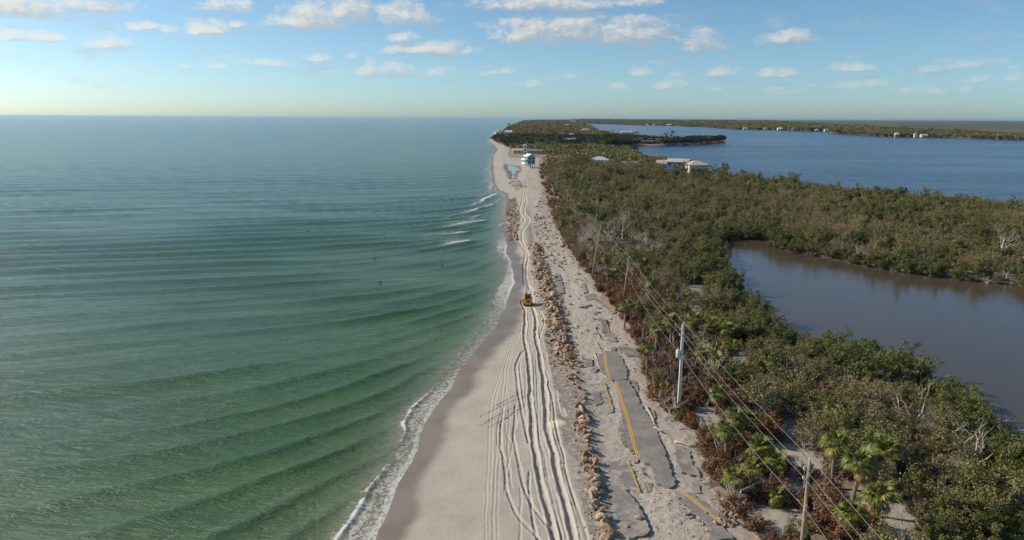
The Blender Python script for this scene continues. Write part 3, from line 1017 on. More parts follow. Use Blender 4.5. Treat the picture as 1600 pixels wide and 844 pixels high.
def plant_spots():
    """positions for the thicket on the island up to the teal house"""
    out = []
    for y0, y1, s in ((30, 135, 1.75), (135, 300, 2.35), (300, 540, 3.3)):
        ny = int((y1 - y0) / s)
        yy = y0 + s * (np.arange(ny) + .5)
        xx = np.arange(10, 420, s)
        X, Y = np.meshgrid(xx, yy)
        X = (X + s * .9 * (RNG.random(X.shape) - .5)).ravel()
        Y = (Y + s * .9 * (RNG.random(Y.shape) - .5)).ravel()
        k = (X < .80 * Y + 14)
        X, Y = X[k], Y[k]
        k = inside(X, Y, VEG) & inside(X, Y, ISLAND)
        dl = line_dist(X, Y, LAGOON, True)
        k &= ~(inside(X, Y, LAGOON) & (dl > 1.3))
        for c in CLEAR:
            k &= ~inside(X, Y, c)
        X, Y, dl = X[k], Y[k], dl[k]
        out.append(np.stack([X, Y, dl], 1))
    # brush along the road is thicker than the rest
    X, Y = RNG.uniform(10, 60, 9000), RNG.uniform(45, 260, 9000)
    k = inside(X, Y, VEG) & (line_dist(X, Y, VEG_EDGE) < 10) & (RNG.random(9000) < .95)
    for c in CLEAR:
        k &= ~inside(X, Y, c)
    out.append(np.stack([X[k], Y[k], np.full(k.sum(), 30.0)], 1))
    nb = k.sum()
    P = np.concatenate(out)
    dv = line_dist(P[:, 0], P[:, 1], VEG_EDGE)
    db = line_dist(P[:, 0], P[:, 1], BAY)
    return P[:, 0], P[:, 1], P[:, 2], dv, db, nb


def zone(px, py, x, y, dl, dv):
    if y > 300:
        return 'far up towards the teal house'
    if x > 62 and y > 150 and dl < 40:
        return 'on the far bank of the lagoon'
    if dl < 7:
        return 'along the near bank of the lagoon'
    if dv < 9:
        if py > 690:
            return 'beside the lower broken road'
        if py > 520:
            return 'around the foot of the white pole'
        if py > 400:
            return 'behind the two leaning wooden poles'
        return 'edging the upper beach'
    if py > 700:
        return 'in the lower right corner thicket'
    if py > 560:
        return 'between the power lines and lagoon'
    if py > 420:
        return 'between the white pole and lagoon tip'
    return 'in the middle of the island thicket'


DESC = dict(mangrove='dense dark green mangrove tree', scrub='olive scrub tree with bare grey twigs', withered='rust brown withered shrub', dead='bare grey dead tree')
CATS = dict(mangrove='tree', scrub='tree', withered='shrub', dead='tree')


def plant_all():
    X, Y, dl, dv, db, nb = plant_spots()
    n = len(X)
    u = RNG.random(n)
    nz = fbm(X * .07, Y * .07, 3, 81)
    nz2 = fbm(X * .11, Y * .11, 3, 83)
    kind = np.full(n, 1)
    SW = np.interp(Y, [50, 95, 130, 300], [13.0, 11.0, 8.0, 6.0])
    strip = dv < SW
    w = np.where(strip, SW - dv, 0) / SW
    kind[u < .20 + 1.5 * (nz - .5)] = 0
    kind[u > .87 - .9 * np.clip(nz2 - .5, 0, 1)] = 3
    kind[(u > .74) & (u < .76 + .35 * np.clip(nz2 - .35, 0, .4))] = 2
    kind[strip & (u < .55 + .45 * w)] = 2
    kind[strip & (u > .88)] = 3
    green = (dl < 3.2 + 2 * nz) | (db < 5)
    kind[green & (u < .85)] = 0
    kind[-nb:] = np.where(u[-nb:] < .86, 2, np.where(u[-nb:] < .88, 1, 3))
    # a grey tangle of dead wood at the lower right, another behind the leaning poles
    Z5 = np.full(n, 3.0)
    pxy = np.array([PX((a, b, 3.0)) for a, b in zip(X, Y)])
    px, py = pxy[:, 0], pxy[:, 1]
    tang = ((px > 1430) & (py > 655) & (py < 790) & (px + .4 * py > 1745)) | ((px > 905) & (px < 1035) & (py > 325) & (py < 392))
    kind[tang & (u > .38)] = 3
    scl = np.clip(np.exp(RNG.normal(size=n) * .30) * .92, .45, 1.6)
    scl *= np.where(strip, .62 + .38 * np.clip(dv / SW, 0, 1), 1.0)
    scl *= np.interp(Y, [0, 135, 300, 540], [.76, .80, .98, 1.3]) * np.where(dl < 12, .84, 1.0)
    scl = np.where(kind == 2, scl * 1.2, scl)
    scl[-nb:] = np.clip(scl[-nb:] * 1.2, .55, 1.2)
    scl = np.where((kind == 3) & ~tang, scl * .95, scl)
    gap = fbm(X * .16, Y * .16, 3, 87)
    keep = ~((gap < .36) & (dl > 4) & (u < .75)) & ~(strip & (RNG.random(n) < .42 * (1 - .75 * dv / SW)))
    keep[-nb:] = u[-nb:] * 7 % 1 < .93
    # palms and poles need room
    for (a, b) in KEEP_OUT:
        keep &= (X - a) ** 2 + (Y - b) ** 2 > .8
    for (a, b, rr) in HOUSE_SPOTS:
        keep &= ~((np.abs(X - a) < rr * 1.05) & (Y < b + rr * .8) & (Y > b - rr * 2.4))
    z = ground_z(X, Y, False)
    z = np.where(dl < 1.5, np.maximum(z, -.1), z)
    rot = RNG.random(n) * 6.283
    vis = (px > -15) & (px < 1615) & (py > 150) & (py < 850)
    order = np.argsort(Y)
    cnt = dict.fromkeys(KINDS, 0)
    rest = []
    for i in order:
        if not keep[i]:
            continue
        k = KINDS[kind[i]]
        # only every second close neighbour shows enough to be told apart
        if vis[i] and cnt[k] < LIMIT[k] and (Y[i] > 58):
            cnt[k] += 1
            tr, cr, wh = TREE_ME[k][i % len(TREE_ME[k])]
            e = empty(NAME[k], (X[i], Y[i], z[i]), rot[i], scl[i])
            zn = zone(px[i], py[i], X[i], Y[i], dl[i], dv[i])
            sz = 'tall ' if scl[i] > 1.08 else 'low ' if scl[i] < .68 else ''
            tag(e, sz + DESC[k] + ' ' + zn, CATS[k], sz + CATS[k] + 's: ' + DESC[k].split(' with')[0] + ' ' + zn)
            link_mesh('trunk', tr, e)
            link_mesh('crown' if k != 'dead' else 'branches', cr, e)
        else:
            rest.append(i)
    rest = np.array(rest)
    meshes, base = [], {}
    for j, k in enumerate(KINDS):
        base[j] = len(meshes)
        meshes += [t[2] for t in TREE_ME[k]]
    ix = np.array([base[kind[i]] + i % len(TREE_ME[KINDS[kind[i]]]) for i in rest])
    scatter('island_thicket', 'storm battered mangrove and scrub thicket covering the island', meshes, np.stack([X[rest], Y[rest], z[rest]], 1), rot[rest], scl[rest], ix)


def far_plants():
    pts = []
    # the island beyond the teal house, the peninsula, the banks of the inlet
    for y0, y1, s in ((520, 800, 5.0), (800, 1300, 6.5), (1300, 2600, 10.0), (2600, 7000, 26.0)):
        yy = np.arange(y0, y1, s)
        xx = np.arange(-60, 900, s)
        X, Y = np.meshgrid(xx, yy)
        X = (X + s * .9 * (RNG.random(X.shape) - .5)).ravel()
        Y = (Y + s * .9 * (RNG.random(Y.shape) - .5)).ravel()
        ds = X - xs(Y)
        k = inside(X, Y, ISLAND) & (ds > np.interp(Y, [500, 560, 640, 700, 760, 850, 1000, 1150, 1250, 1300, 2000, 9000], [34, 50, 62, 44, 26, 14, 9, 8, 26, 40, 26, 40])) & (X < .75 * Y)
        for (a, b, rr) in HOUSE_SPOTS:
            k &= ~((np.abs(X - a) < rr) & (Y < b + rr * .6) & (Y > b - rr * 3.2))
        k &= RNG.random(len(X)) < .93
        X, Y = X[k], Y[k]
        sc_ = np.interp(Y, [500, 1300, 2600, 7000], [1.0, 1.3, 1.8, 3.0]) * (.7 + .6 * RNG.random(len(X)))
        pts.append(np.stack([X, Y, np.full(len(X), .9), sc_], 1))
    P = np.concatenate(pts)
    ix = np.where(fbm(P[:, 0] * .02, P[:, 1] * .02, 3, 91) + .3 * (RNG.random(len(P)) - .5) > .5, RNG.integers(0, 2, len(P)), RNG.integers(1, 4, len(P)))
    brown = (P[:, 1] > 1250) & (P[:, 1] < 2300) & (RNG.random(len(P)) < .5) & (P[:, 0] < 180)
    ix = np.where(brown, 3, ix)
    ev = (P[:, 1] > 820) & (P[:, 1] < 1230)
    ix = np.where(ev & (RNG.random(len(P)) < .85), 4, ix)
    scatter('distant_island_woods', 'woods on the far part of the island and its side spit', FAR_ME, P[:, :3], RNG.random(len(P)) * 6.283, P[:, 3], ix)
    # shore woods of the mainland
    pts = []
    for d0, d1, s in ((4, 260, 17.0), (260, 900, 34.0), (900, 2600, 60.0)):
        t = np.arange(0, 1, .0011 * s / 17)
        for d in np.arange(d0, d1, s):
            q = np.array([FAR_SHORE(v) for v in t])
            X = q[:, 0] + s * (RNG.random(len(q)) - .5) + d * .12
            Y = q[:, 1] + d + s * (RNG.random(len(q)) - .5)
            pts.append(np.stack([X, Y, np.full(len(X), .8), np.full(len(X), 1.15 + .0011 * d) * (.7 + .6 * RNG.random(len(X)))], 1))
    P = np.concatenate(pts)
    k = np.ones(len(P), bool)
    for (a, b, rr) in HOUSE_SPOTS:
        k &= ~((np.abs(P[:, 0] - a) < rr * 1.1) & (P[:, 1] < b + rr * .6) & (P[:, 1] > b - 420))
    P = P[k]
    ix = RNG.choice(4, len(P), p=[.38, .32, .2, .10])
    scatter('mainland_shore_woods', 'low green woods along the far shore of the bay', FAR_ME, P[:, :3], RNG.random(len(P)) * 6.283, P[:, 3], ix)


# ------------------------------------------------------------------ mainland
SHORE_PX = [(898, 190.6), (905, 193), (953, 194.2), (1000, 196), (1040, 197.2), (1110, 198.6), (1148, 200), (1152, 202.6), (1262, 205), (1386, 209.8), (1390, 214), (1500, 216), (1600, 219), (1760, 223)]
SHORE = [np.array(g0(x, y, 0)) for x, y in SHORE_PX]
_L = np.linspace(0, 1, len(SHORE))


def FAR_SHORE(t):
    return np.array([np.interp(t, _L, [p[0] for p in SHORE]), np.interp(t, _L, [p[1] for p in SHORE])])


def build_mainland():
    m, t, out = new_mat('wooded_land')
    pos = t.n('ShaderNodeNewGeometry').outputs['Position']
    n1 = t.noise(t.vmath('MULTIPLY', pos, (.006, .0016, 0)), 1.0, 6, .75)
    n2 = t.noise(pos, .0011, 4, .6)
    c = t.mix(t.smooth(n1, .40, .60), (.034, .052, .024), (.105, .11, .055))
    c = t.mix(t.math('MULTIPLY', t.smooth(n2, .45, .7), .25), c, (.105, .085, .055))
    surf(t, out, t.n('ShaderNodeBsdfPrincipled', {'Base Color': c, 'Roughness': .95}).outputs[0])
    nt, nd = 220, 90
    ts = np.linspace(0, 1, nt)
    q = np.array([FAR_SHORE(v) for v in ts])
    dd = np.concatenate([[0, 6, 25], np.geomspace(60, 60000, nd)])
    X = q[None, :, 0] * (1 + 0 * dd[:, None]) + dd[:, None] * (q[:, 0] / q[:, 1])[None] * .9
    Y = q[None, :, 1] + dd[:, None]
    Z = np.where(dd[:, None] < 5, -.3, .7) + sstep(dd, 250, 700)[:, None] * (3.0 + 6.0 * fbm(X * .012, Y * .006, 4, 95))
    me = grid_mesh('mainland', X, Y, Z)
    me.materials.append(m)
    struct(link_mesh('mainland', me), 'flat wooded mainland reaching to the horizon beyond the bay')


build_mainland()


# ------------------------------------------------------------------ plain materials
def flat_mat(name, col, rough=.8, var=.25, scale=2.0, metal=0.0, bump=.25, obj=True):
    m, t, out = new_mat(name)
    co = t.n('ShaderNodeTexCoord').outputs['Object'] if obj else t.n('ShaderNodeNewGeometry').outputs['Position']
    n = t.noise(co, scale, 6, .65)
    k = t.n('ShaderNodeMapRange', {0: n, 1: .25, 2: .75, 3: 1 - var, 4: 1 + var}).outputs[0]
    c = t.mix(1.0, col, t.n('ShaderNodeCombineXYZ', {0: k, 1: k, 2: k}).outputs[0], 'MULTIPLY')
    bm_ = t.n('ShaderNodeBump', {'Strength': bump, 'Distance': .03, 'Height': n}).outputs[0]
    surf(t, out, t.n('ShaderNodeBsdfPrincipled', {'Base Color': c, 'Roughness': rough, 'Metallic': metal, 'Normal': bm_}).outputs[0])
    return m


def mat_asphalt():
    m, t, out = new_mat('asphalt')
    pos = t.n('ShaderNodeNewGeometry').outputs['Position']
    big, fine = t.noise(pos, .42, 7, .72), t.noise(pos, 9.0, 5, .7)
    c = t.mix(t.smooth(fine, .3, .7), (.165, .152, .140), (.220, .204, .188))
    c = t.mix(t.math('MULTIPLY', t.smooth(big, .46, .58), t.attr('dust')), c, (.40, .345, .29))
    c = t.mix(t.math('MULTIPLY', t.smooth(t.noise(pos, 1.1, 6, .75), .48, .60), .55), c, (.30, .265, .23))
    cr = t.n('ShaderNodeTexVoronoi', {'Vector': t.vmath('ADD', pos, t.vmath('MULTIPLY', t.noise(pos, 1.2, 4, .7, 'Color'), (1.2, 1.2, 0))), 'Scale': .30}, feature='DISTANCE_TO_EDGE').outputs['Distance']
    c = t.mix(t.math('MULTIPLY', t.smooth(cr, .009, .003), t.smooth(big, .42, .62)), c, (.05, .047, .044))
    b = t.n('ShaderNodeBump', {'Strength': .4, 'Distance': .02, 'Height': fine}).outputs[0]
    surf(t, out, t.n('ShaderNodeBsdfPrincipled', {'Base Color': c, 'Roughness': .9, 'Normal': b}).outputs[0])
    return m


def mat_rock(name, stops):
    m, t, out = new_mat(name)
    rnd = t.n('ShaderNodeObjectInfo').outputs['Random']
    co = t.n('ShaderNodeTexCoord').outputs['Object']
    n = t.noise(co, 2.2, 6, .7)
    c = t.ramp(rnd, stops)
    c = t.mix(t.math('MULTIPLY', t.smooth(n, .42, .7), .55), c, (.42, .34, .25))
    c = t.mix(t.smooth(t.noise(co, 5.0, 4, .7), .58, .75), c, (.10, .07, .05))
    b = t.n('ShaderNodeBump', {'Strength': .8, 'Distance': .08, 'Height': t.noise(co, 5.0, 6, .75)}).outputs[0]
    surf(t, out, t.n('ShaderNodeBsdfPrincipled', {'Base Color': c, 'Roughness': .95, 'Normal': b}).outputs[0])
    return m


M_ASPHALT = mat_asphalt()
def mat_paint():
    m, t, out = new_mat('yellow_paint')
    pos = t.n('ShaderNodeNewGeometry').outputs['Position']
    w = t.noise(pos, 3.5, 6, .75)
    c = t.mix(t.smooth(w, .52, .66), (.60, .35, .045), (.30, .235, .15))
    surf(t, out, t.n('ShaderNodeBsdfPrincipled', {'Base Color': c, 'Roughness': .8}).outputs[0])
    return m


M_YELLOW = mat_paint()
M_ROCK = mat_rock('rubble_stone', [(0, (.27, .18, .11)), (.2, (.46, .36, .26)), (.4, (.21, .13, .08)), (.6, (.50, .41, .31)), (.8, (.38, .19, .08)), (1, (.19, .145, .11))])
M_RUSTROCK = mat_rock('rusty_stone', [(0, (.30, .15, .055)), (.5, (.36, .20, .075)), (1, (.26, .14, .06))])
M_CONC = flat_mat('pale_concrete', (.62, .60, .55), .8, .12, 1.5)
M_WOODPOLE = flat_mat('weathered_pole_wood', (.30, .235, .155), .85, .3, 3.0)
M_METAL = flat_mat('galvanised_metal', (.45, .46, .46), .45, .15, 4.0, .6)
M_CAN = flat_mat('transformer_paint', (.55, .58, .57), .5, .1, 3.0)
M_CERAMIC = flat_mat('insulator', (.50, .48, .45), .3, .1, 4.0)
M_WIRE = flat_mat('aluminium_wire', (.40, .39, .37), .5, .1, 1.0, .3)
M_BLACKWIRE = flat_mat('sheathed_cable', (.22, .21, .20), .6, .1, 1.0)
M_DRIFT = bark_mat('driftwood', (.36, .30, .23), (.52, .45, .36))
M_CATYEL = flat_mat('machine_yellow', (.75, .38, .02), .42, .12, 3.0)
M_BLACK = flat_mat('black_rubber', (.025, .025, .027), .8, .2, 5.0)
M_DKGLASS = flat_mat('dark_glass', (.02, .025, .03), .08, .05, 1.0, bump=0)
M_STEEL = flat_mat('worn_steel', (.20, .19, .18), .5, .3, 5.0, .5)
M_LAMP = flat_mat('red_lamp', (.45, .03, .02), .3, .05, 1.0)
M_TEAL = flat_mat('teal_siding', (.085, .36, .37), .8, .12, 1.2)
M_WHITE = flat_mat('white_paint', (.78, .77, .73), .7, .08, 1.0)
M_CREAM = flat_mat('cream_stucco', (.66, .57, .42), .85, .1, 1.0)
M_BLUE = flat_mat('blue_siding', (.10, .20, .46), .8, .1, 1.0)
M_TANROOF = flat_mat('tan_shingles', (.50, .42, .33), .9, .22, 1.2)
M_GREYROOF = flat_mat('grey_shingles', (.30, .30, .31), .85, .2, 1.0)
M_PALEROOF = flat_mat('pale_metal_roof', (.52, .60, .68), .5, .1, 1.0, .2)
M_TERRA = flat_mat('terracotta_roof', (.45, .24, .15), .9, .15, 1.0)
M_GREYWALL = flat_mat('grey_siding', (.42, .43, .43), .85, .1, 1.0)
M_PEACH = flat_mat('peach_stucco', (.62, .46, .36), .85, .1, 1.0)
M_DOCK = flat_mat('dock_wood', (.22, .18, .15), .9, .2, 2.0)
M_FEATHER = flat_mat('dark_feathers', (.030, .027, .024), .8, .2, 6.0)
M_BEAK = flat_mat('beak', (.30, .22, .10), .6, .1, 4.0)

# ------------------------------------------------------------------ utility poles and lines
POLES = []
KEEP_OUT = []


def utility_pole(base, top, r0, r1, mat, label, concrete=False, detail=True):
    base, top = Vector(base), Vector(top)
    e = empty('utility_pole', base)
    tag(e, label, 'utility pole', 'power poles along the beach road')
    d = top - base
    if concrete:
        MB().box((d.x / 2, d.y / 2, d.z / 2 - .3), (r0 * 2, r0 * 2, d.z + .6), top=r1 / r0).build('shaft', mat, e)
    else:
        MB().tube([(0, 0, -.8), d * .5, d], [r0, (r0 + r1) / 2, r1], 10).build('shaft', mat, e, True)
    if detail:
        MB().tube([d, d + Vector((0, 0, .16)), d + Vector((0, 0, .34))], [.05, .085, .045], 8).build('insulator', M_CERAMIC, e)
        for h, s in ((.75, -1), (1.45, -1)):
            p = base.lerp(top, 1) - base - Vector((0, 0, h))
            MB().tube([p, p + Vector((s * .32, 0, .10))], .028, 6).build('bracket', M_METAL, e)
            q = p + Vector((s * .36, 0, .10))
            MB().tube([q, q + Vector((0, 0, .14)), q + Vector((0, 0, .26))], [.045, .08, .04], 8).build('insulator', M_CERAMIC, e)
        MB().tube([(d.x * .66, d.y * .66 - r0 - .02, d.z * .66 - .1), (d.x * .66, d.y * .66 - r0 - .02, d.z * .66 + .1)], .06, 6).build('cable_clamp', M_METAL, e)
    KEEP_OUT.append((base.x, base.y))
    POLES.append((base, top))
    return e


p1t = G(1265, 722, 10.7)
e = utility_pole((p1t[0], p1t[1], .9), p1t, .17, .115, M_WOODPOLE, 'brown wooden power pole at the lower right edge among palms')
MB().tube([(-.16, -.19, 7.2), (-.16, -.19, 9.3)], .025, 5).build('conduit', M_METAL, e)
b = G(1060, 640)
e = utility_pole(b, (b[0] + .05, b[1], 11.5), .19, .13, M_CONC, 'tall white concrete power pole with a grey transformer beside the broken road', True)
tr_ = MB().tube([(-.42, -.05, 6.5), (-.42, -.05, 6.62), (-.42, -.05, 7.4), (-.42, -.05, 7.48)], [.20, .25, .25, .16], 12).build('transformer', M_CAN, e, True)
MB().tube([(-.42, -.05, 7.45), (-.42, -.05, 7.62), (-.42, -.05, 7.78)], [.04, .06, .03], 8).build('bushing', M_CERAMIC, tr_)
MB().box((-.22, 0, 7.0), (.3, .08, .12)).build('mount', M_METAL, e)
MB().box((.2, -.1, 3.9), (.22, .12, .34)).build('meter_box', M_CAN, e)
MB().tube([(.1, 0, 8.9), (.5, -.1, 8.5)], .045, 6).build('cutout_arm', M_CERAMIC, e)
b = G(973, 473)
utility_pole(b, (b[0] + .9, b[1], 9.6), .16, .11, M_WOODPOLE, 'leaning wooden power pole second back from the white pole')
b = G(924, 434)
utility_pole(b, (b[0] + 1.7, b[1], 11.8), .17, .12, M_WOODPOLE, 'tallest tilted wooden power pole standing at the sand edge')
b = G(884, 335)
utility_pole(b, (b[0] + .7, b[1], 10.2), .16, .11, M_WOODPOLE, 'slim wooden power pole rising from green palms up the beach')
b = G(868, 312)
utility_pole(b, (b[0] + .6, b[1], 9.0), .16, .11, M_WOODPOLE, 'short far wooden pole at the thicket edge below the teal house', detail=False)
b = G(843, 277)
utility_pole(b, (b[0] + .2, b[1], 10.2), .18, .13, M_WOODPOLE, 'farthest wooden pole just right of the teal stilt house', detail=False)


def wire(off, drop, r, mat, label, sag):
    at = [Vector((22.5 + off[0], 6.0, 10.9 + off[1] - drop))] + [t + Vector((off[0], 0, off[1] - drop)) for b_, t in POLES]
    pts = []
    for a, c in zip(at[:-1], at[1:]):
        n = 12
        for k in range(n):
            u = k / n
            p = a.lerp(c, u)
            p.z -= 4 * u * (1 - u) * sag * (c - a).length / 40
            pts.append(p)
    pts.append(at[-1])
    o = MB().tube(pts, r, 5).build('power_line', mat)
    tag(o, label, 'cable', 'overhead lines between the poles')


wire((0, .34), 0, .012, M_WIRE, 'topmost bare overhead wire running along the pole tops', .35)
wire((-.38, .33), .75, .012, M_WIRE, 'second bare overhead wire on the upper side brackets', .45)
wire((-.38, .33), 1.45, .012, M_WIRE, 'third bare overhead wire on the lower side brackets', .55)
wire((-.10, 0), 3.6, .020, M_BLACKWIRE, 'lowest dark overhead cable well below the three wires', .7)


# ------------------------------------------------------------------ broken road
def outline(poly, step=.55, jit=.10, seed=0):
    rnd = random.Random(seed)
    out = []
    for i in range(len(poly)):
        a, b_ = Vector(poly[i]), Vector(poly[(i + 1) % len(poly)])
        n = max(1, int((b_ - a).length / step))
        d = (b_ - a).normalized()
        nrm = Vector((-d.y, d.x))
        for k in range(n):
            p = a + (b_ - a) * k / n
            j = rnd.uniform(-jit, jit) if k else 0
            out.append((p.x + nrm.x * j, p.y + nrm.y * j))
    return out


SLABS = []


def road_slab(px, label, tilt=(0, 0), lift=.05, th=.16, lines=(), dust=.8, seed=1, jit=.10):
    poly = [Vector(g0(x, y, 1.1)) for x, y in px]
    c = sum(poly, Vector((0, 0))) / len(poly)
    xy = np.array([tuple(p) for p in poly] + [tuple(c)])
    base = float(np.mean(ground_z(xy[:, 0], xy[:, 1], False))) + lift + .05
    e = empty('road_slab', (c.x, c.y, base))
    tag(e, label, 'road slab', 'broken pieces of the beach road')
    loc = [(p.x - c.x, p.y - c.y) for p in poly]
    f = lambda p: tilt[0] * p[0] + tilt[1] * p[1]
    ol = outline(loc, .38, jit * 1.5, seed)
    area = sum(ol[i][0] * ol[(i + 1) % len(ol)][1] - ol[(i + 1) % len(ol)][0] * ol[i][1] for i in range(len(ol)))
    if area < 0:
        ol = ol[::-1]
    o = MB().prism(ol, lambda p: f(p) - th - .25, f).build('asphalt', M_ASPHALT, e)
    set_attr(o.data, 'dust', np.full(len(o.data.vertices), dust))
    for ln, dbl in lines:
        pts = [Vector(g0(x, y, 1.1)) - c for x, y in ln]
        pts = [Vector(p) for p in spline([tuple(p) for p in pts], 6)] if len(pts) > 2 else pts
        for s in ((-.105, .105) if dbl else (0,)):
            L, R = [], []
            for i, p in enumerate(pts):
                d = (pts[min(i + 1, len(pts) - 1)] - pts[max(i - 1, 0)]).normalized()
                n = Vector((-d.y, d.x))
                L.append(p + n * (s + .065))
                R.append(p + n * (s - .065))
            mb = MB()
            k = len(L)
            top = [(*p, f(p) + .012) for p in L + R]
            bot = [(*p, f(p) - .05) for p in L + R]
            fs = []
            for i in range(k - 1):
                fs += [(i, k + i, k + i + 1, i + 1), (2 * k + i, i, i + 1, 2 * k + i + 1), (k + i, 3 * k + i, 3 * k + i + 1, k + i + 1)]
            mb.add(top + bot, fs)
            mb.build('centre_line', M_YELLOW, e)
    SLABS.append(e)
    return e


road_slab([(935, 557), (943, 550), (959, 548.5), (968, 555), (977, 571), (981, 585), (978, 594), (954, 594.5), (940, 584)],
          'small upper road slab with a straight double yellow line, rounded far edge', (.012, 0), .10, lines=[([(944.5, 551), (947.5, 575), (952.5, 593)], True)], dust=.25, seed=2)
road_slab([(961, 596), (982, 596), (990, 610), (1001, 634), (1012, 652), (1027, 678), (1042, 721), (1056, 759), (1046, 765), (1026, 758), (1016, 727), (1001, 722), (986, 700), (974, 668), (967, 630)],
          'longest road slab with double yellow line, running down the middle of the washed out road', (.008, 0), .16, lines=[([(962.5, 598), (971, 628), (981, 658), (990, 694), (998, 720)], True)], dust=.35, seed=3)
road_slab([(924, 602), (945, 599), (952, 622), (959, 644), (946, 650), (931, 640), (925, 618)],
          'sand dusted road slab left of the longest slab, one yellow line on its edge', (.03, 0), .04, lines=[([(944, 600), (951, 622), (957, 643)], False)], dust=1.0, seed=4)
road_slab([(948, 716), (981, 719), (990, 738), (1001, 769), (985, 764), (966, 752), (950, 738)],
          'sand covered tilted slab with a short yellow line above the curved bottom slab', (.05, 0), .02, lines=[([(981, 722), (990, 744), (999, 767)], False)], dust=1.0, seed=5)
road_slab([(949, 759), (975, 762), (981, 773), (998, 794), (1004, 808), (1016, 831), (1010, 838), (982, 842), (962, 818), (957, 800), (952, 779)],
          'curved bottom road slab tilted up on its right side, no paint', (.085, .01), .14, th=.2, dust=.7, seed=6)
road_slab([(1051, 768), (1065, 770), (1080, 772), (1100, 786), (1121, 802), (1123, 809), (1129, 823), (1146, 846), (1106, 848), (1112, 832), (1085, 804), (1054, 780)],
          'bottom right road slab whose double yellow line bends away to the right', (.02, -.01), .10, lines=[([(1064, 770), (1080, 781), (1097, 796), (1114, 810), (1129, 822)], True)], dust=.4, seed=7)
road_slab([(1053, 697), (1068, 700), (1077, 704), (1082, 724), (1092, 736), (1094, 745), (1065, 739), (1056, 718)],
          'grey driveway slab right of the long slab, beside the brown brush', (-.03, .02), .12, dust=.8, seed=8)
road_slab([(1082, 753), (1092, 757), (1096, 770), (1080, 771)], 'little square asphalt piece just above the bottom right slab', (.04, 0), .05, dust=.5, seed=9)
road_slab([(1008, 754), (1019, 755), (1020, 768), (1010, 768)], 'small sandy piece with a short yellow dash in mid road', (0, .02), .03, lines=[([(1011.6, 756), (1014.5, 766)], False)], dust=1.0, seed=10)
road_slab([(967, 664), (979, 676), (985, 694), (992, 704), (985, 706), (973, 692), (966, 676)], 'cracked pale slab wedged against the long slab', (-.05, .02), .10, dust=1.0, seed=11, jit=.16)
road_slab([(938, 500), (948, 499), (953, 521), (942, 521)], 'dark slab on edge with a yellow line near the brown brush', (-.12, 0), .16, lines=[([(948, 502), (952, 520)], False)], dust=.3, seed=12)
road_slab([(944, 523), (958, 526), (966, 533), (954, 535), (945, 531)], 'overturned dark slab beside a white driftwood log', (.05, .08), .14, dust=.4, seed=13)
road_slab([(966, 544), (985, 545), (1000, 551), (1003, 557), (982, 557), (967, 551)], 'grey slab pushed up against the brush above the upper slab', (-.06, .03), .14, dust=.6, seed=14)
road_slab([(955, 544.5), (962, 544), (962, 549), (955, 549)], 'tiny slab painted yellow at the top of the upper slab', (0, .05), .14, lines=[([(957, 546), (961, 546)], True)], dust=.0, seed=15)
road_slab([(916, 561), (925, 562), (926, 572), (916, 572)], 'small square asphalt slab lying flat left of the upper slab', (.05, .03), .12, dust=.3, seed=16)
road_slab([(924, 574), (934, 575), (932, 582), (922, 582)], 'little tilted asphalt piece just left below the upper slab', (.15, .05), .12, dust=.5, seed=17)
road_slab([(981, 592), (995, 596), (999, 612), (990, 606), (982, 600)], 'crumbled shoulder slab right of the upper slab', (-.05, 0), .08, dust=.9, seed=18)
road_slab([(926, 462), (938, 466), (952, 478), (963, 488), (958, 490), (944, 481), (930, 471)], 'far thin slab with a curved double yellow line', (0, .01), .12, lines=[([(929, 463), (943, 472), (960, 487)], True)], dust=.4, seed=19)
road_slab([(908, 446), (914, 444), (918, 458), (912, 460)], 'far little slab marked with a yellow stripe', (.03, 0), .12, lines=[([(911, 447), (914, 458)], True)], dust=.3, seed=20)
road_slab([(866, 440), (878, 438), (882, 457), (870, 458)], 'far square grey slab right of the rubble ridge', (.05, 0), .14, dust=.3, seed=21)
road_slab([(866, 428), (874, 427), (877, 436), (867, 437)], 'far grey slab just above the square slab by the rubble ridge', (.06, 0), .12, dust=.4, seed=22)
road_slab([(914, 464), (928, 461), (932, 468), (916, 470)], 'far dark broken slab left of the curved yellow line', (.06, .06), .12, dust=.4, seed=23)
road_slab([(926, 620), (937, 614), (941, 632), (931, 636)], 'darker asphalt patch half buried beside the left sandy slab', (0, 0), .10, dust=.1, seed=24)


def chunk_mesh(seed):
    rnd = random.Random(seed)
    n = rnd.choice((5, 6, 7))
    poly = [(math.cos(2 * math.pi * i / n + rnd.uniform(-.3, .3)) * rnd.uniform(.6, 1.1) * .5, math.sin(2 * math.pi * i / n + rnd.uniform(-.3, .3)) * rnd.uniform(.5, 1.0) * .4) for i in range(n)]
    me = MB().prism(poly, -.05, .07).mesh('asphalt_chunk', M_ASPHALT)
    set_attr(me, 'dust', np.full(len(me.vertices), .35))
    return me


CH = [chunk_mesh(i) for i in range(7)]


def scatter_chunks(px_poly, n, s0, s1, label, group):
    P = [g0(x, y, 1.0) for x, y in px_poly]
    lo, hi = np.min(P, 0), np.max(P, 0)
    k = 0
    while k < n:
        x, y = random.uniform(lo[0], hi[0]), random.uniform(lo[1], hi[1])
        if not inside(np.array([x]), np.array([y]), P)[0]:
            continue
        s = random.uniform(s0, s1) * random.choice((.6, .8, 1, 1.3))
        o = link_mesh('asphalt_chunk', CH[k % 7], None, (x, y, gz(x, y) + .05), (random.gauss(0, .35), random.gauss(0, .35), random.uniform(0, 6.28)), (s, s, s * random.uniform(.7, 1.4)))
        tag(o, label, 'asphalt chunk', group)
        k += 1


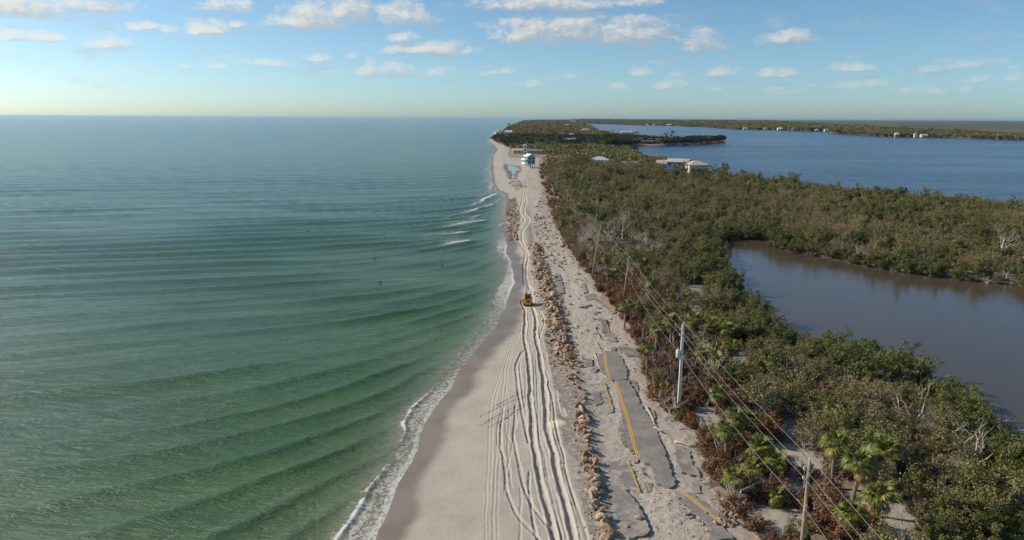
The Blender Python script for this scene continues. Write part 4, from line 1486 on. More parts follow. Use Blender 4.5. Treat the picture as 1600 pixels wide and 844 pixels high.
scatter_chunks([(846, 296), (858, 300), (880, 370), (900, 405), (878, 418), (848, 400), (832, 350), (838, 310)], 110, 1.1, 2.1, 'dark broken asphalt chunk on the far upper road bed', 'asphalt debris on the far road bed')
scatter_chunks([(868, 405), (905, 415), (940, 470), (965, 505), (940, 515), (905, 480), (882, 440)], 46, .7, 1.6, 'asphalt chunk scattered on the sand near the curved yellow line', 'asphalt debris by the curved line')
scatter_chunks([(900, 500), (930, 490), (985, 530), (1000, 590), (930, 600), (915, 560)], 26, .4, .9, 'loose asphalt fragment around the small upper slab', 'asphalt debris by the upper slab')
scatter_chunks([(968, 668), (985, 690), (1002, 722), (1026, 758), (1018, 765), (995, 728), (972, 694)], 26, .35, .8, 'jagged asphalt fragment along the broken edge of the longest slab', 'asphalt debris along the longest slab')
scatter_chunks([(1048, 764), (1066, 776), (1110, 830), (1100, 836), (1052, 785)], 22, .3, .7, 'asphalt fragment at the left edge of the bottom right slab', 'asphalt debris by the bottom right slab')


# ------------------------------------------------------------------ rubble ridge
def rock_mesh(seed, mat, sub=2):
    import bmesh
    rnd = random.Random(seed)
    bm = bmesh.new()
    bmesh.ops.create_icosphere(bm, subdivisions=sub, radius=.5)
    dirs = [Vector((rnd.gauss(0, 1), rnd.gauss(0, 1), rnd.gauss(0, 1))).normalized() for _ in range(7)]
    cut = [rnd.uniform(.20, .38) for _ in dirs]
    for v in bm.verts:
        for d, c in zip(dirs, cut):
            h = v.co.dot(d)
            if h > c:
                v.co -= d * (h - c) * .92
        v.co *= 1 + rnd.uniform(-.10, .10)
        v.co.x *= 1.2
        v.co.z *= .8
    me = bpy.data.meshes.new('rock')
    bm.to_mesh(me)
    bm.free()
    me.materials.append(mat)
    return me


RK = [rock_mesh(i, M_ROCK) for i in range(9)]
RR_ = [rock_mesh(50 + i, M_RUSTROCK) for i in range(4)]
LIT = {'n': 0}


def put_rock(x, y, s, z=0.0, me=None, label='', group='', name='rock'):
    o = link_mesh(name, me or random.choice(RK), None, (x, y, gz(x, y) + z + s * .16), (random.gauss(0, .5), random.gauss(0, .5), random.uniform(0, 6.28)), (s * random.uniform(.85, 1.25), s * random.uniform(.8, 1.1), s * random.uniform(.7, 1.1)))
    return tag(o, label, 'rock', group)


def ridge(t):
    i = t * (len(ROCK_LINE) - 1)
    k = min(int(i), len(ROCK_LINE) - 2)
    return ROCK_LINE[k] + (ROCK_LINE[k + 1] - ROCK_LINE[k]) * (i - k)


nr = 0
for k in range(150):                                     # the heaped part by the loader
    t = random.uniform(0, .40)
    p = ridge(t)
    o = random.gauss(0, .7)
    put_rock(p[0] + o, p[1] + random.gauss(0, .5), random.uniform(.6, 1.4), max(0, .55 - .4 * abs(o)) * random.random(), label='brown and tan rock heaped in the rubble ridge beside the loader', group='rocks of the heaped ridge')
for k in range(18):                                      # loose middle stretch
    p = ridge(random.uniform(.40, .62))
    put_rock(p[0] + random.gauss(0, .7), p[1] + random.gauss(0, .4), random.uniform(.3, .8), 0, label='loose rock in the thin middle stretch of the rubble line', group='rocks of the middle line')
for k in range(72):                                      # the lower line of bigger stones
    p = ridge(random.uniform(.60, 1.0))
    put_rock(p[0] + random.gauss(0, .36), p[1] + random.gauss(0, .4), random.uniform(.5, 1.15), random.uniform(0, .18), label='pale tan rock in the lower rubble line between ruts and road slabs', group='rocks of the lower line')
for (x, y, s) in ((903, 612, 1.25), (905, 640, 1.3), (916, 647, 1.2), (918, 661, 1.3), (907, 675, 1.5), (897, 593, 1.1), (893, 578, 1.1), (885, 560, 1.2), (890, 595, .9), (883, 545, 1.0), (911, 632, .9), (903, 585, .8)):
    p = G(x, y)
    for j in range(2):
        put_rock(p[0] + random.gauss(0, .25), p[1] + random.gauss(0, .28), s * random.uniform(.45, .75), .05, random.choice(RR_), 'rust orange crusted rock in the middle of the rubble line', 'rusty rocks of the middle line')
p = G(853, 524)
put_rock(p[0], p[1], 1.15, .05, label='single large squared tan rock left of the rubble ridge', group=None)
p = G(997, 815)
for (x, y, s, lb) in ((997, 815, .8, 'lone rounded tan rock on the curved bottom slab'), (979, 826, .6, 'small rock pair at the low left corner of the curved bottom slab'),
                      (1118, 824, .7, 'pale rock on the left edge of the bottom right slab'), (958, 533, .5, 'small white stone beside the overturned dark slab'), (1030, 637, .7, 'pinkish stone lying under the white pole')):
    p = G(x, y)
    put_rock(p[0], p[1], s, .18 if s > .6 else .05, label=lb, group=None)
for k in range(8):
    p = G(random.uniform(1092, 1120), random.uniform(806, 834))
    put_rock(p[0], p[1], random.uniform(.2, .4), .05, label='small pale stone strewn along the left side of the bottom right slab', group='stones by the bottom right slab')
for k in range(14):
    p = G(random.uniform(1122, 1146), random.uniform(796, 824))
    put_rock(p[0], p[1], random.uniform(.2, .5), .05, label='small white stone in the heap between bottom right slab and brown brush', group='stones in the white heap')
for k in range(18):
    a = random.random()
    p = G(799 + random.gauss(0, 6), 312 + a * 62, .7)
    put_rock(p[0], p[1], random.uniform(.6, 1.5), 0, label='dark rock in the far seaward rock bank at the water edge', group='rocks of the seaward bank')
for k in range(6):
    p = G(random.uniform(795, 822), random.uniform(280, 296), .8)
    put_rock(p[0], p[1], random.uniform(.6, 1.3), 0, label='dark stone strewn on the far beach below the pale pool', group='stones below the pool')


def rubble():
    """gravel and shell lumps between the stones: too small to pick apart"""
    rng = np.random.default_rng(5)
    base = np.array([(1, 0, 0), (-1, 0, 0), (0, 1, 0), (0, -1, 0), (0, 0, .8), (0, 0, -.5)], float)
    fc = np.array([(0, 2, 4), (2, 1, 4), (1, 3, 4), (3, 0, 4), (2, 0, 5), (1, 2, 5), (3, 1, 5), (0, 3, 5)])
    t = np.concatenate([rng.uniform(0, .42, 1900), rng.uniform(.4, 1, 650)])
    P = np.array([ridge(v) for v in t]) + rng.normal(size=(len(t), 2)) * np.where(t < .42, 1.05, .85)[:, None]
    Q = []
    for poly, n in (([(846, 296), (858, 300), (905, 408), (878, 420), (848, 400), (832, 350)], 900), ([(880, 420), (930, 440), (1000, 560), (990, 600), (925, 600), (890, 500)], 500), ([(792, 310), (806, 306), (812, 340), (808, 372), (793, 374)], 700), ([(794, 284), (812, 282), (822, 292), (806, 298)], 160), ([(1122, 796), (1148, 800), (1150, 826), (1130, 826)], 90), ([(1050, 770), (1120, 835), (1095, 850), (1000, 850), (960, 700), (1000, 740)], 500)):
        W = np.array([g0(x, y, 1.0) for x, y in poly])
        lo, hi = W.min(0), W.max(0)
        q = lo + (hi - lo) * rng.random((n * 4, 2))
        q = q[inside(q[:, 0], q[:, 1], W)][:n]
        Q.append(q)
    far = np.concatenate([np.where(t < .42, 2.5, 1.1), np.full(len(Q[0]), 2.2), np.full(len(Q[1]), .8), np.full(len(Q[2]), 3.4), np.full(len(Q[3]), 3.0), np.full(len(Q[4]), 1.5), np.full(len(Q[5]), .6)])
    P = np.concatenate([P] + Q)
    z = ground_z(P[:, 0], P[:, 1], False)
    s = (.05 + .11 * rng.random(len(P)) ** 2) * far
    vv, ff = [], []
    for i in range(len(P)):
        v = base * (1 + .35 * rng.normal(size=(6, 1))) * s[i]
        a = rng.random() * 6.28
        c, sn = math.cos(a), math.sin(a)
        vv.append(np.stack([v[:, 0] * c - v[:, 1] * sn + P[i, 0], v[:, 0] * sn + v[:, 1] * c + P[i, 1], v[:, 2] + z[i] + s[i] * .3], 1))
        ff.append(fc + 6 * i)
    me = raw_mesh('rubble', np.concatenate(vv), np.concatenate(ff), False)
    m, tt, out = new_mat('rubble_mix')
    pos = tt.n('ShaderNodeNewGeometry').outputs['Position']
    c = tt.ramp(tt.noise(pos, 1.7, 3, .8), [(.3, (.11, .08, .06)), (.42, (.28, .17, .09)), (.52, (.40, .31, .22)), (.62, (.24, .14, .07)), (.75, (.46, .38, .29))])
    surf(tt, out, tt.n('ShaderNodeBsdfPrincipled', {'Base Color': c, 'Roughness': .95}).outputs[0])
    me.materials.append(m)
    struct(link_mesh('rubble', me), 'fine rubble and shell gravel between the rocks and road pieces', 'stuff')


rubble()


# ------------------------------------------------------------------ driftwood
def log(a, b_, r, label, bend=.15, stub=True):
    A, B = Vector(G(*a)), Vector(G(*b_))
    A.z, B.z = gz(A.x, A.y) + r, gz(B.x, B.y) + r
    rnd = random.Random(int(a[0] * 7 + b_[1]))
    L = (B - A).length
    pts = [A.lerp(B, k / 5) + Vector((rnd.gauss(0, bend * .3), rnd.gauss(0, bend * .3), abs(rnd.gauss(0, .05)))) * (1 if 0 < k < 5 else 0) for k in range(6)]
    e = empty('driftwood_log', A)
    tag(e, label, 'log', 'driftwood on the sand')
    MB().tube([p - A for p in pts], [r * (1 - .09 * k) for k in range(6)], 7).build('stem', M_DRIFT, e, True)
    if stub:
        for k in (2, 4):
            p = pts[k] - A
            MB().tube([p, p + Vector((rnd.gauss(0, .3), rnd.gauss(0, .3), .35))], [r * .5, r * .2], 5).build('branch_stub', M_DRIFT, e, True)


log((946, 531), (964, 536), .16, 'bright white driftwood log below the overturned dark slab')
log((1010, 638), (1024, 670), .14, 'long brown log leaning along the brush right of the long slab')
log((1019, 642), (1024, 664), .09, 'thin log beside the longer one right of the long slab')
log((1022, 672), (1034, 680), .16, 'short orange brown log end under the white pole')
log((985, 505), (988, 492), .16, 'upright white stump at the brown brush edge', .05)
log((929, 552), (940, 585), .08, 'thin pale pole lying along the left edge of the upper slab')
log((940, 586), (958, 598), .08, 'crooked thin branch lying across the gap below the upper slab')
log((932, 536), (940, 550), .07, 'pale bent stick above the upper slab')
log((1054, 694), (1085, 700), .13, 'dark forked branch above the grey driveway slab', .3)
log((928, 508), (938, 530), .10, 'pale tangled branch above the white log', .3)
log((983, 553), (1006, 556), .12, 'grey log lying right of the slab pushed into brush')
log((1142, 798), (1160, 788), .10, 'pale broken limb in the brown brush by the bottom right slab', .2)
log((1200, 640), (1218, 655), .07, 'straight pale stick crossing the sandy clearing', .05)
log((873, 372), (880, 384), .16, 'dark stump with white end at the thicket edge by the far rubble')
log((789, 376), (798, 377), .14, 'short dark log at the water edge below the rock bank')


# ------------------------------------------------------------------ palms
def frond_mesh(seed, mat, droop):
    rng = np.random.default_rng(seed)
    v, f, lv = [], [], []
    hub = np.array([.75, 0, .10])
    for s in (-1, 1):                                   # flat stalk
        o = len(v)
        v += [(0, .02 * s, 0), (0, -.02 * s, 0), (hub[0], -.015 * s, hub[2]), (hub[0], .015 * s, hub[2] + .01)]
        f.append((o, o + 1, o + 2, o + 3))
        lv += [.5] * 4
    for k in range(17):
        a = (-1.35 + 2.7 * k / 16) + rng.normal() * .04
        L = (.62 + .34 * math.cos(a * .8)) * (1 + rng.normal() * .06)
        w = .062
        d = np.array([math.cos(a), math.sin(a), 0])
        n = np.array([-d[1], d[0], 0])
        m1 = hub + d * L * .55 + np.array([0, 0, .05 - droop * .12])
        tip = hub + d * L + np.array([0, 0, -.06 - droop * .55 * (.6 + .5 * rng.random())])
        o = len(v)
        v += [hub + n * .008, hub - n * .008, m1 - n * w, m1 + n * w, tip]
        f.append((o, o + 1, o + 2, o + 3))
        f.append((o + 3, o + 2, o + 4, o + 4))
        lv += [rng.random() * .3 + .2] * 2 + [rng.random()] * 3
    f2 = [q for q in f if q[2] != q[3]]
    f3 = [q[:3] for q in f if q[2] == q[3]]
    me = bpy.data.meshes.new('frond')
    me.from_pydata([tuple(p) for p in v], [], f2 + f3)
    me.materials.append(mat)
    set_attr(me, 'lv', lv)
    return me


FROND = [frond_mesh(i, M_PALM, .25 + .25 * i) for i in range(3)]
DRYFR = [frond_mesh(20 + i, M_DRYPALM, .9) for i in range(2)]


def palm(px, py, h, s, label, group='cabbage palms', fine=True, dry=9, base_xy=None):
    p = G(px, py, h + .6)
    x, y = p[0], p[1]
    z = gz(x, y)
    h = h + .4 - z
    KEEP_OUT.append((x, y))
    s *= .70
    rnd = random.Random(int(px * 13 + py))
    bx, by = rnd.gauss(0, .3), rnd.gauss(0, .25)
    e = empty('cabbage_palm', (x + bx, y + by, z))
    tag(e, label, 'palm', group)
    top = Vector((-bx, -by, h))
    mb = MB()
    n = 9
    pts = [Vector((-bx * (k / n) ** 1.6, -by * (k / n) ** 1.6, h * k / n - (.3 if k == 0 else 0))) for k in range(n + 1)]
    mb.tube(pts, [.17 * (1 + .10 * (k % 2)) * (1.15 if k == 0 else 1) for k in range(n + 1)], 8)
    mb.build('trunk', M_PTRUNK, e, False)
    wind = rnd.uniform(0, 6.28)
    for k in range(30):
        if k > 3 and rnd.random() < .16:
            continue
        el = R_(80 - 105 * (k / 30) ** .85 + rnd.gauss(0, 6))
        az = k * 2.39996 + rnd.gauss(0, .15)
        sc_ = s * rnd.uniform(.75, 1.2) * (.75 if k < 4 else 1)
        el += .22 * math.cos(az - wind)
        o = link_mesh('frond', FROND[min(2, int(k / 10))], e, top, None, sc_)
        o.rotation_euler = (rnd.gauss(0, .2), -el, az)
    for k in range(dry):
        o = link_mesh('dry_frond', DRYFR[k % 2], e, top - Vector((0, 0, .15)), None, s * rnd.uniform(.8, 1.1))
        o.rotation_euler = (rnd.gauss(0, .3), R_(rnd.uniform(38, 80)), rnd.uniform(0, 6.28))


def palm_coarse(px, py, h, s, label, group):
    palm(px, py, h, s, label, group, dry=4)


near = 'cabbage palms near the power lines'
palm(1306, 690, 5.2, 1.35, 'tall green palm left of the palm group at lower right', near, dry=12)
palm(1347, 722, 5.4, 1.5, 'largest bright green palm in the middle of the lower right group', near, dry=8)
palm(1374, 772, 4.6, 1.35, 'bright green palm lowest in the lower right group', near, dry=6)
palm(1388, 702, 4.6, 1.4, 'palm at the back right of the lower right group', near)
palm(1330, 800, 2.6, 1.25, 'low yellow green palm below the lower right group', near)
palm(1368, 690, 4.3, 1.2, 'darker palm behind the lower right group', near)
palm(1150, 742, 2.6, 1.1, 'low palm among brown brush under the wires', near)
palm(1178, 728, 2.4, 1.05, 'second low palm among brown brush under the wires', near)
palm(1186, 696, 3.6, 1.2, 'green palm just uphill of the low pair under the wires', near)
palm(1212, 715, 3.0, 1.15, 'green palm beside the shaded sandy clearing', near)
palm(1215, 772, 1.6, .95, 'small orange tinged palm right of the brown brush', near)
palm(1122, 612, 3.4, 1.2, 'palm right of the white pole at mid height', near)
palm(1150, 648, 3.4, 1.25, 'palm below right of the white pole at the clearing', near, dry=12)
palm(1136, 668, 4.2, 1.1, 'palm on a bare slim trunk beside the clearing', near, dry=10)
palm(1175, 655, 2.8, 1.1, 'palm right of the clearing below the white pole', near)
palm(1012, 540, 5.2, 1.15, 'palm on tall thin trunks left of the white pole', near)
palm(1030, 512, 4.6, 1.2, 'palm in the row above left of the white pole', near)
palm(1048, 500, 4.6, 1.25, 'palm in the row just above the white pole', near)
palm(1085, 498, 4.4, 1.2, 'palm right behind the top of the white pole', near)
palm(1112, 504, 4.2, 1.25, 'yellowish palm right of the white pole top', near)
palm(1138, 512, 4.0, 1.2, 'palm at the right end of the row above the white pole', near)
palm(1100, 548, 3.4, 1.25, 'broad palm below the row right of the white pole', near)
palm(1142, 538, 3.6, 1.25, 'palm between the row and the lagoon side thicket', near)
palm(1120, 560, 2.8, 1.1, 'low palm below the broad palm right of the pole', near)
palm(978, 476, 4.6, 1.2, 'palm at the foot of the second leaning pole', near, dry=12)
palm(1000, 478, 4.4, 1.15, 'palm right of the second leaning pole', near, dry=12)
palm(1040, 605, 1.6, .9, 'stunted palm at the foot of the white pole', near, dry=8)
palm(1060, 648, .9, .8, 'tiny green palm hiding the base of the white pole', near, dry=4)
far = 'cabbage palms up the beach'
for (x, y, h, s, lb) in ((888, 330, 4.6, 1.35, 'palm hugging the slim far pole'), (902, 324, 5.0, 1.35, 'palm behind the slim far pole'), (880, 346, 4.2, 1.25, 'palm left below the slim far pole'),
                         (896, 350, 4.0, 1.3, 'palm right below the slim far pole'), (910, 338, 4.4, 1.3, 'palm right of the slim far pole'), (868, 300, 5.0, 1.3, 'palm beside the short far pole'),
                         (921, 377, 4.0, 1.2, 'palm left of the tallest tilted pole'), (948, 402, 4.4, 1.2, 'palm right of the tallest tilted pole'), (962, 416, 4.2, 1.25, 'palm between the two leaning poles'),
                         (952, 426, 3.2, 1.1, 'lower palm between the two leaning poles'), (968, 385, 4.6, 1.3, 'palm behind the tallest tilted pole'), (988, 392, 4.2, 1.2, 'palm behind the second leaning pole'),
                         (944, 368, 4.6, 1.2, 'palm near the top of the tallest tilted pole'), (934, 448, 1.6, .9, 'small palm at the foot of the tallest tilted pole'), (1002, 410, 4.4, 1.2, 'palm right behind the second leaning pole'),
                         (1018, 440, 4.0, 1.2, 'palm by the small bare patch behind the second pole'), (1300, 640, 3.6, 1.1, 'lone palm in the thicket above the lower right group')):
    palm(x, y, h, s, lb, far, dry=5)


# ------------------------------------------------------------------ tracked loader
def loader():
    p = G(825, 476)
    z = float(ground_z(np.array([p[0]]), np.array([p[1]]), False)[0])
    e = empty('track_loader', (p[0], p[1] + 2.2, z), R_(4), .86)
    tag(e, 'yellow compact track loader with black cab driving away up the beach', 'loader')
    for s in (-1, 1):
        prof = [(-1.25, .28), (-1.05, .05), (.95, .05), (1.3, .30), (1.15, .62), (.6, .72), (-.9, .66), (-1.2, .5)]
        mb = MB()
        n = len(prof)
        x0, x1 = s * .62, s * .98
        mb.add([(x0, a, b) for a, b in prof] + [(x1, a, b) for a, b in prof], [tuple(range(n)), tuple(range(2 * n - 1, n - 1, -1))] + [(i, (i + 1) % n, n + (i + 1) % n, n + i) for i in range(n)])
        tk = mb.build('track', M_BLACK, e)
        for a, b, r in ((-1.0, .30, .20), (-.35, .24, .15), (.2, .24, .15), (.75, .28, .18)):
            MB().tube([(s * .99, a, b), (s * 1.01, a, b)], r, 10).build('wheel', M_STEEL, tk)
    MB().box((0, -.15, .72), (1.2, 2.5, .75), top=.95).build('chassis', M_CATYEL, e)
    MB().box((0, -1.15, 1.15), (1.72, .75, .78), top=.88).build('engine_cover', M_CATYEL, e)
    dr = MB().box((0, -1.56, 1.02), (1.15, .08, .85)).build('rear_door', M_CATYEL, e)
    MB().box((0, -1.61, 1.12), (.8, .03, .38)).build('grille', M_BLACK, dr)
    for s in (-1, 1):
        MB().box((s * .72, -1.56, 1.35), (.16, .06, .12)).build('tail_light', M_LAMP, e)
        MB().box((s * .80, -1.2, 1.72), (.22, .35, .75)).build('arm_tower', M_CATYEL, e)
        MB().tube([(s * .82, -1.2, 2.0), (s * .84, .2, 1.75), (s * .82, 1.35, 1.25), (s * .78, 1.7, .55)], [.13, .13, .12, .10], 6).build('lift_arm', M_CATYEL, e)
    cab = MB()
    for sx in (-1, 1):
        for y in (-.75, .75):
            cab.box((sx * .55, y, 1.6), (.1, .12, 1.25))
    cab.box((0, 0, 2.24), (1.26, 1.75, .12)).box((0, -.8, 1.5), (1.1, .06, .5))
    c = cab.build('cab', M_BLACK, e)
    MB().box((0, -.78, 1.98), (1.0, .03, .42)).build('rear_window', M_DKGLASS, c)
    for sx in (-1, 1):
        MB().box((sx * .55, 0, 1.75), (.03, 1.35, .8)).build('side_window', M_DKGLASS, c)
    MB().tube([(.35, -1.1, 1.5), (.35, -1.1, 2.0)], .05, 8).build('exhaust', M_BLACK, e)
    prof = [(1.75, .12), (2.55, .10), (2.55, .16), (1.95, .25), (1.85, .75), (1.75, .78)]
    n = len(prof)
    MB().add([(-1, a, b) for a, b in prof] + [(1, a, b) for a, b in prof], [tuple(range(n)), tuple(range(2 * n - 1, n - 1, -1))] + [(i, (i + 1) % n, n + (i + 1) % n, n + i) for i in range(n)]).build('bucket', M_STEEL, e)


loader()


# ------------------------------------------------------------------ houses
HOUSE_SPOTS = []


def house(name, label, px, py, w, d, h, roof, rh, wall, rmat, rz=0.0, stilt=0.0, win=(3, 1), over=.6, group=None, z=1.0, clear=None, at=None):
    p = at if at is not None else G(px, py, z)
    e = empty(name, (p[0], p[1] + d / 2, z if at is None else p[2]), rz)
    tag(e, label, 'house', group)
    HOUSE_SPOTS.append((p[0], p[1] + d / 2, clear or max(w, d) * .62))
    MB().box((0, 0, stilt + h / 2), (w, d, h)).build('wall', wall, e)
    t = stilt + h
    W, D = w / 2 + over, d / 2 + over
    if roof == 'gable':      # gable end towards the viewer
        mb = MB().add([(-W, -D, t - .1), (W, -D, t - .1), (0, -D, t + rh), (-W, D, t - .1), (W, D, t - .1), (0, D, t + rh)], [(0, 1, 2), (5, 4, 3), (0, 2, 5, 3), (2, 1, 4, 5), (0, 3, 4, 1)])
        rf = mb.build('roof', rmat, e)
        MB().add([(-w / 2, -d / 2 - over - .02, t), (w / 2, -d / 2 - over - .02, t), (0, -d / 2 - over - .02, t + rh * .82)], [(0, 1, 2)]).build('gable_panel', wall, rf)
    elif roof == 'ridge':    # ridge across the view
        MB().add([(-W, -D, t - .1), (W, -D, t - .1), (W, D, t - .1), (-W, D, t - .1), (-W, 0, t + rh), (W, 0, t + rh)], [(0, 1, 5, 4), (2, 3, 4, 5), (3, 0, 4), (1, 2, 5), (0, 3, 2, 1)]).build('roof', rmat, e)
    elif roof == 'hip':
        k = max(.3, w / 2 - d / 2)
        MB().add([(-W, -D, t - .1), (W, -D, t - .1), (W, D, t - .1), (-W, D, t - .1), (-k, 0, t + rh), (k, 0, t + rh)], [(0, 1, 5, 4), (2, 3, 4, 5), (3, 0, 4), (1, 2, 5), (0, 3, 2, 1)]).build('roof', rmat, e)
    else:
        MB().box((0, 0, t + .15), (2 * W, 2 * D, .3)).build('roof', rmat, e)
    nx, nz = win
    for j in range(nz):
        zc = stilt + h * (j + .55) / nz
        wh = min(1.5, h / nz * .5)
        for i in range(nx):
            x = -w / 2 + w * (i + .5) / nx
            f = MB().box((x, -d / 2 - .03, zc), (min(1.5, w / nx * .55) + .25, .06, wh + .25)).build('window', M_WHITE, e)
            MB().box((x, -d / 2 - .075, zc), (min(1.5, w / nx * .55), .03, wh)).build('pane', M_DKGLASS, f)
        ny = max(1, nx - 1)
        for i in range(ny):
            y = -d / 2 + d * (i + .5) / ny
            f = MB().box((-w / 2 - .03, y, zc), (.06, min(1.5, d / ny * .5) + .25, wh + .25)).build('window', M_WHITE, e)
            MB().box((-w / 2 - .075, y, zc), (.03, min(1.5, d / ny * .5), wh)).build('pane', M_DKGLASS, f)
    if stilt > 0:
        for i in range(4):
            for j in range(3):
                MB().box((-w / 2 + .3 + (w - .6) * i / 3, -d / 2 + .3 + (d - .6) * j / 2, stilt / 2 - .5), (.32, .32, stilt + 1.0)).build('piling', M_WHITE if wall in (M_TEAL, M_WHITE) else M_DOCK, e)
    return e


e = house('stilt_house', 'teal two storey house on stilts at the edge of the beach', 827, 263, 5.8, 7.2, 5.2, 'gable', 1.8, M_TEAL, M_WHITE, R_(22), 2.8, (2, 2), .5, clear=9)
for zz in (2.9, 5.7):
    dk = MB().box((-3.75, 0, zz), (1.7, 7.0, .2)).build('balcony', M_WHITE, e)
    MB().box((-4.55, 0, zz + .55), (.1, 7.0, .9)).build('railing', M_WHITE, dk)
    for k in (-1, 0, 1):
        MB().box((-4.45, k * 3.3, zz - 1.3), (.22, .22, 2.7)).build('post', M_WHITE, dk)
MB().add([(-2.8, -3.66, .2), (-1.5, -3.66, .2), (-1.5, -5.2, .2), (-2.8, -3.66, 2.8), (-1.5, -3.66, 2.8), (-1.5, -4.2, 2.8)], [(0, 1, 4, 3), (0, 2, 5, 3), (1, 2, 5, 4)]).build('stair', M_WHITE, e)
house('beach_house', 'long low house with a brown roof behind the teal house', 835, 241, 19, 9, 2.6, 'ridge', 1.6, M_GREYWALL, M_DOCK, R_(-4), .6, (6, 1))
house('beach_house', 'small tan roofed house left of the long low house', 811, 240, 12, 9, 2.4, 'ridge', 1.8, M_PEACH, M_TANROOF, R_(3), .6, (3, 1))
house('beach_house', 'white tower house behind the teal house', 820.5, 242, 3.4, 3.4, 8.5, 'gable', 1.4, M_WHITE, M_WHITE, 0, 0, (1, 3))
house('beach_house', 'peach house on the far headland at the sea', 781, 213, 17, 14, 7.5, 'hip', 3.2, M_PEACH, M_TANROOF, R_(10), 1, (4, 2), clear=16)
house('beach_house', 'grey blue house beside the peach house on the headland', 795, 212.5, 13, 12, 6.5, 'ridge', 3, M_GREYWALL, M_PALEROOF, R_(-10), 1, (3, 2), clear=14)
g = 'houses far up the island'
for (x, y, w, d, h, rf, rh, wm, rm, lb) in ((797, 200.5, 24, 16, 7, 'hip', 4, M_WHITE, M_GREYROOF, 'white far house above the headland'), (858, 190.8, 80, 30, 9, 'flat', 1, M_PEACH, M_TERRA, 'long peach roofed block near the horizon left'),
                                           (895, 192.8, 60, 30, 10, 'hip', 7, M_WHITE, M_WHITE, 'white far house near the head of the bay'), (887, 199.5, 26, 18, 8, 'hip', 5, M_WHITE, M_PALEROOF, 'white hip roofed house in the far island woods'),
                                           (897, 205.5, 20, 14, 5, 'ridge', 3, M_CREAM, M_PALEROOF, 'low cream house in the island woods'), (916, 208.2, 24, 16, 6, 'hip', 5, M_PEACH, M_TANROOF, 'tan hip roofed house at the root of the spit'),
                                           (878, 214, 16, 12, 5, 'hip', 3, M_GREYWALL, M_GREYROOF, 'grey house in the dark trees behind the teal house'), (893, 216.5, 16, 12, 5.5, 'hip', 3, M_GREYWALL, M_PALEROOF, 'pale grey roofed house among dark trees'),
                                           (890, 225.5, 14, 10, 5, 'ridge', 3, M_GREYWALL, M_GREYROOF, 'grey gabled house in front of the dark trees'), (898, 226.5, 2.2, 2.2, 9, 'flat', .2, M_WHITE, M_WHITE, 'slim white chimney tower among dark trees'),
                                           (939, 209, 16, 12, 6, 'hip', 3, M_PEACH, M_TANROOF, 'tan house left on the spit'), (950, 209.5, 14, 12, 6, 'hip', 3, M_PEACH, M_TERRA, 'reddish roofed house on the spit'),
                                           (981, 214.5, 24, 12, 9, 'hip', 3, M_CREAM, M_TANROOF, 'large cream house on the spit'), (993, 214, 14, 12, 11, 'flat', .5, M_WHITE, M_WHITE, 'white flat roofed house at the right end of the spit houses')):
    house('island_house', lb, x, y, w, d, h, rf, rh, wm, rm, R_(random.uniform(-12, 12)), 0, (3, 2 if h > 6 else 1), group=g, clear=max(w, d) * .75)
house('boathouse', 'long open boathouse with grey roof on the spit bank', 1009, 225.5, 22, 8, 2.2, 'flat', .4, M_DOCK, M_PALEROOF, 0, 2.2, (2, 1), clear=15)
house('island_house', 'house with a pale blue metal roof hidden in the trees', 938, 262, 13.5, 11, 4.2, 'hip', 2.2, M_WHITE, M_PALEROOF, R_(-6), 1.2, (4, 1), clear=7.5)
house('island_house', 'low grey roofed house between trees near the inlet', 982, 266, 14, 9, 3.4, 'ridge', 1.6, M_GREYWALL, M_GREYROOF, R_(5), .8, (4, 1), clear=7.5)
house('island_house', 'bright blue house with a tan roof at the bay', 1062, 274, 13, 9, 7.0, 'ridge', 1.7, M_BLUE, M_TANROOF, R_(-24), 1.2, (4, 2), .35, clear=7.5)
house('island_house', 'tan roofed wing left of the bright blue house', 1038, 268.5, 8, 9, 4.6, 'ridge', 2.0, M_WHITE, M_TANROOF, R_(-14), .8, (2, 1), clear=5)
house('island_house', 'cream hip roofed house right of the blue house', 1090, 278, 12, 10, 6.2, 'hip', 2.2, M_CREAM, M_TANROOF, R_(8), 1.4, (3, 1), clear=6.5)
g = 'houses on the far bay shore'
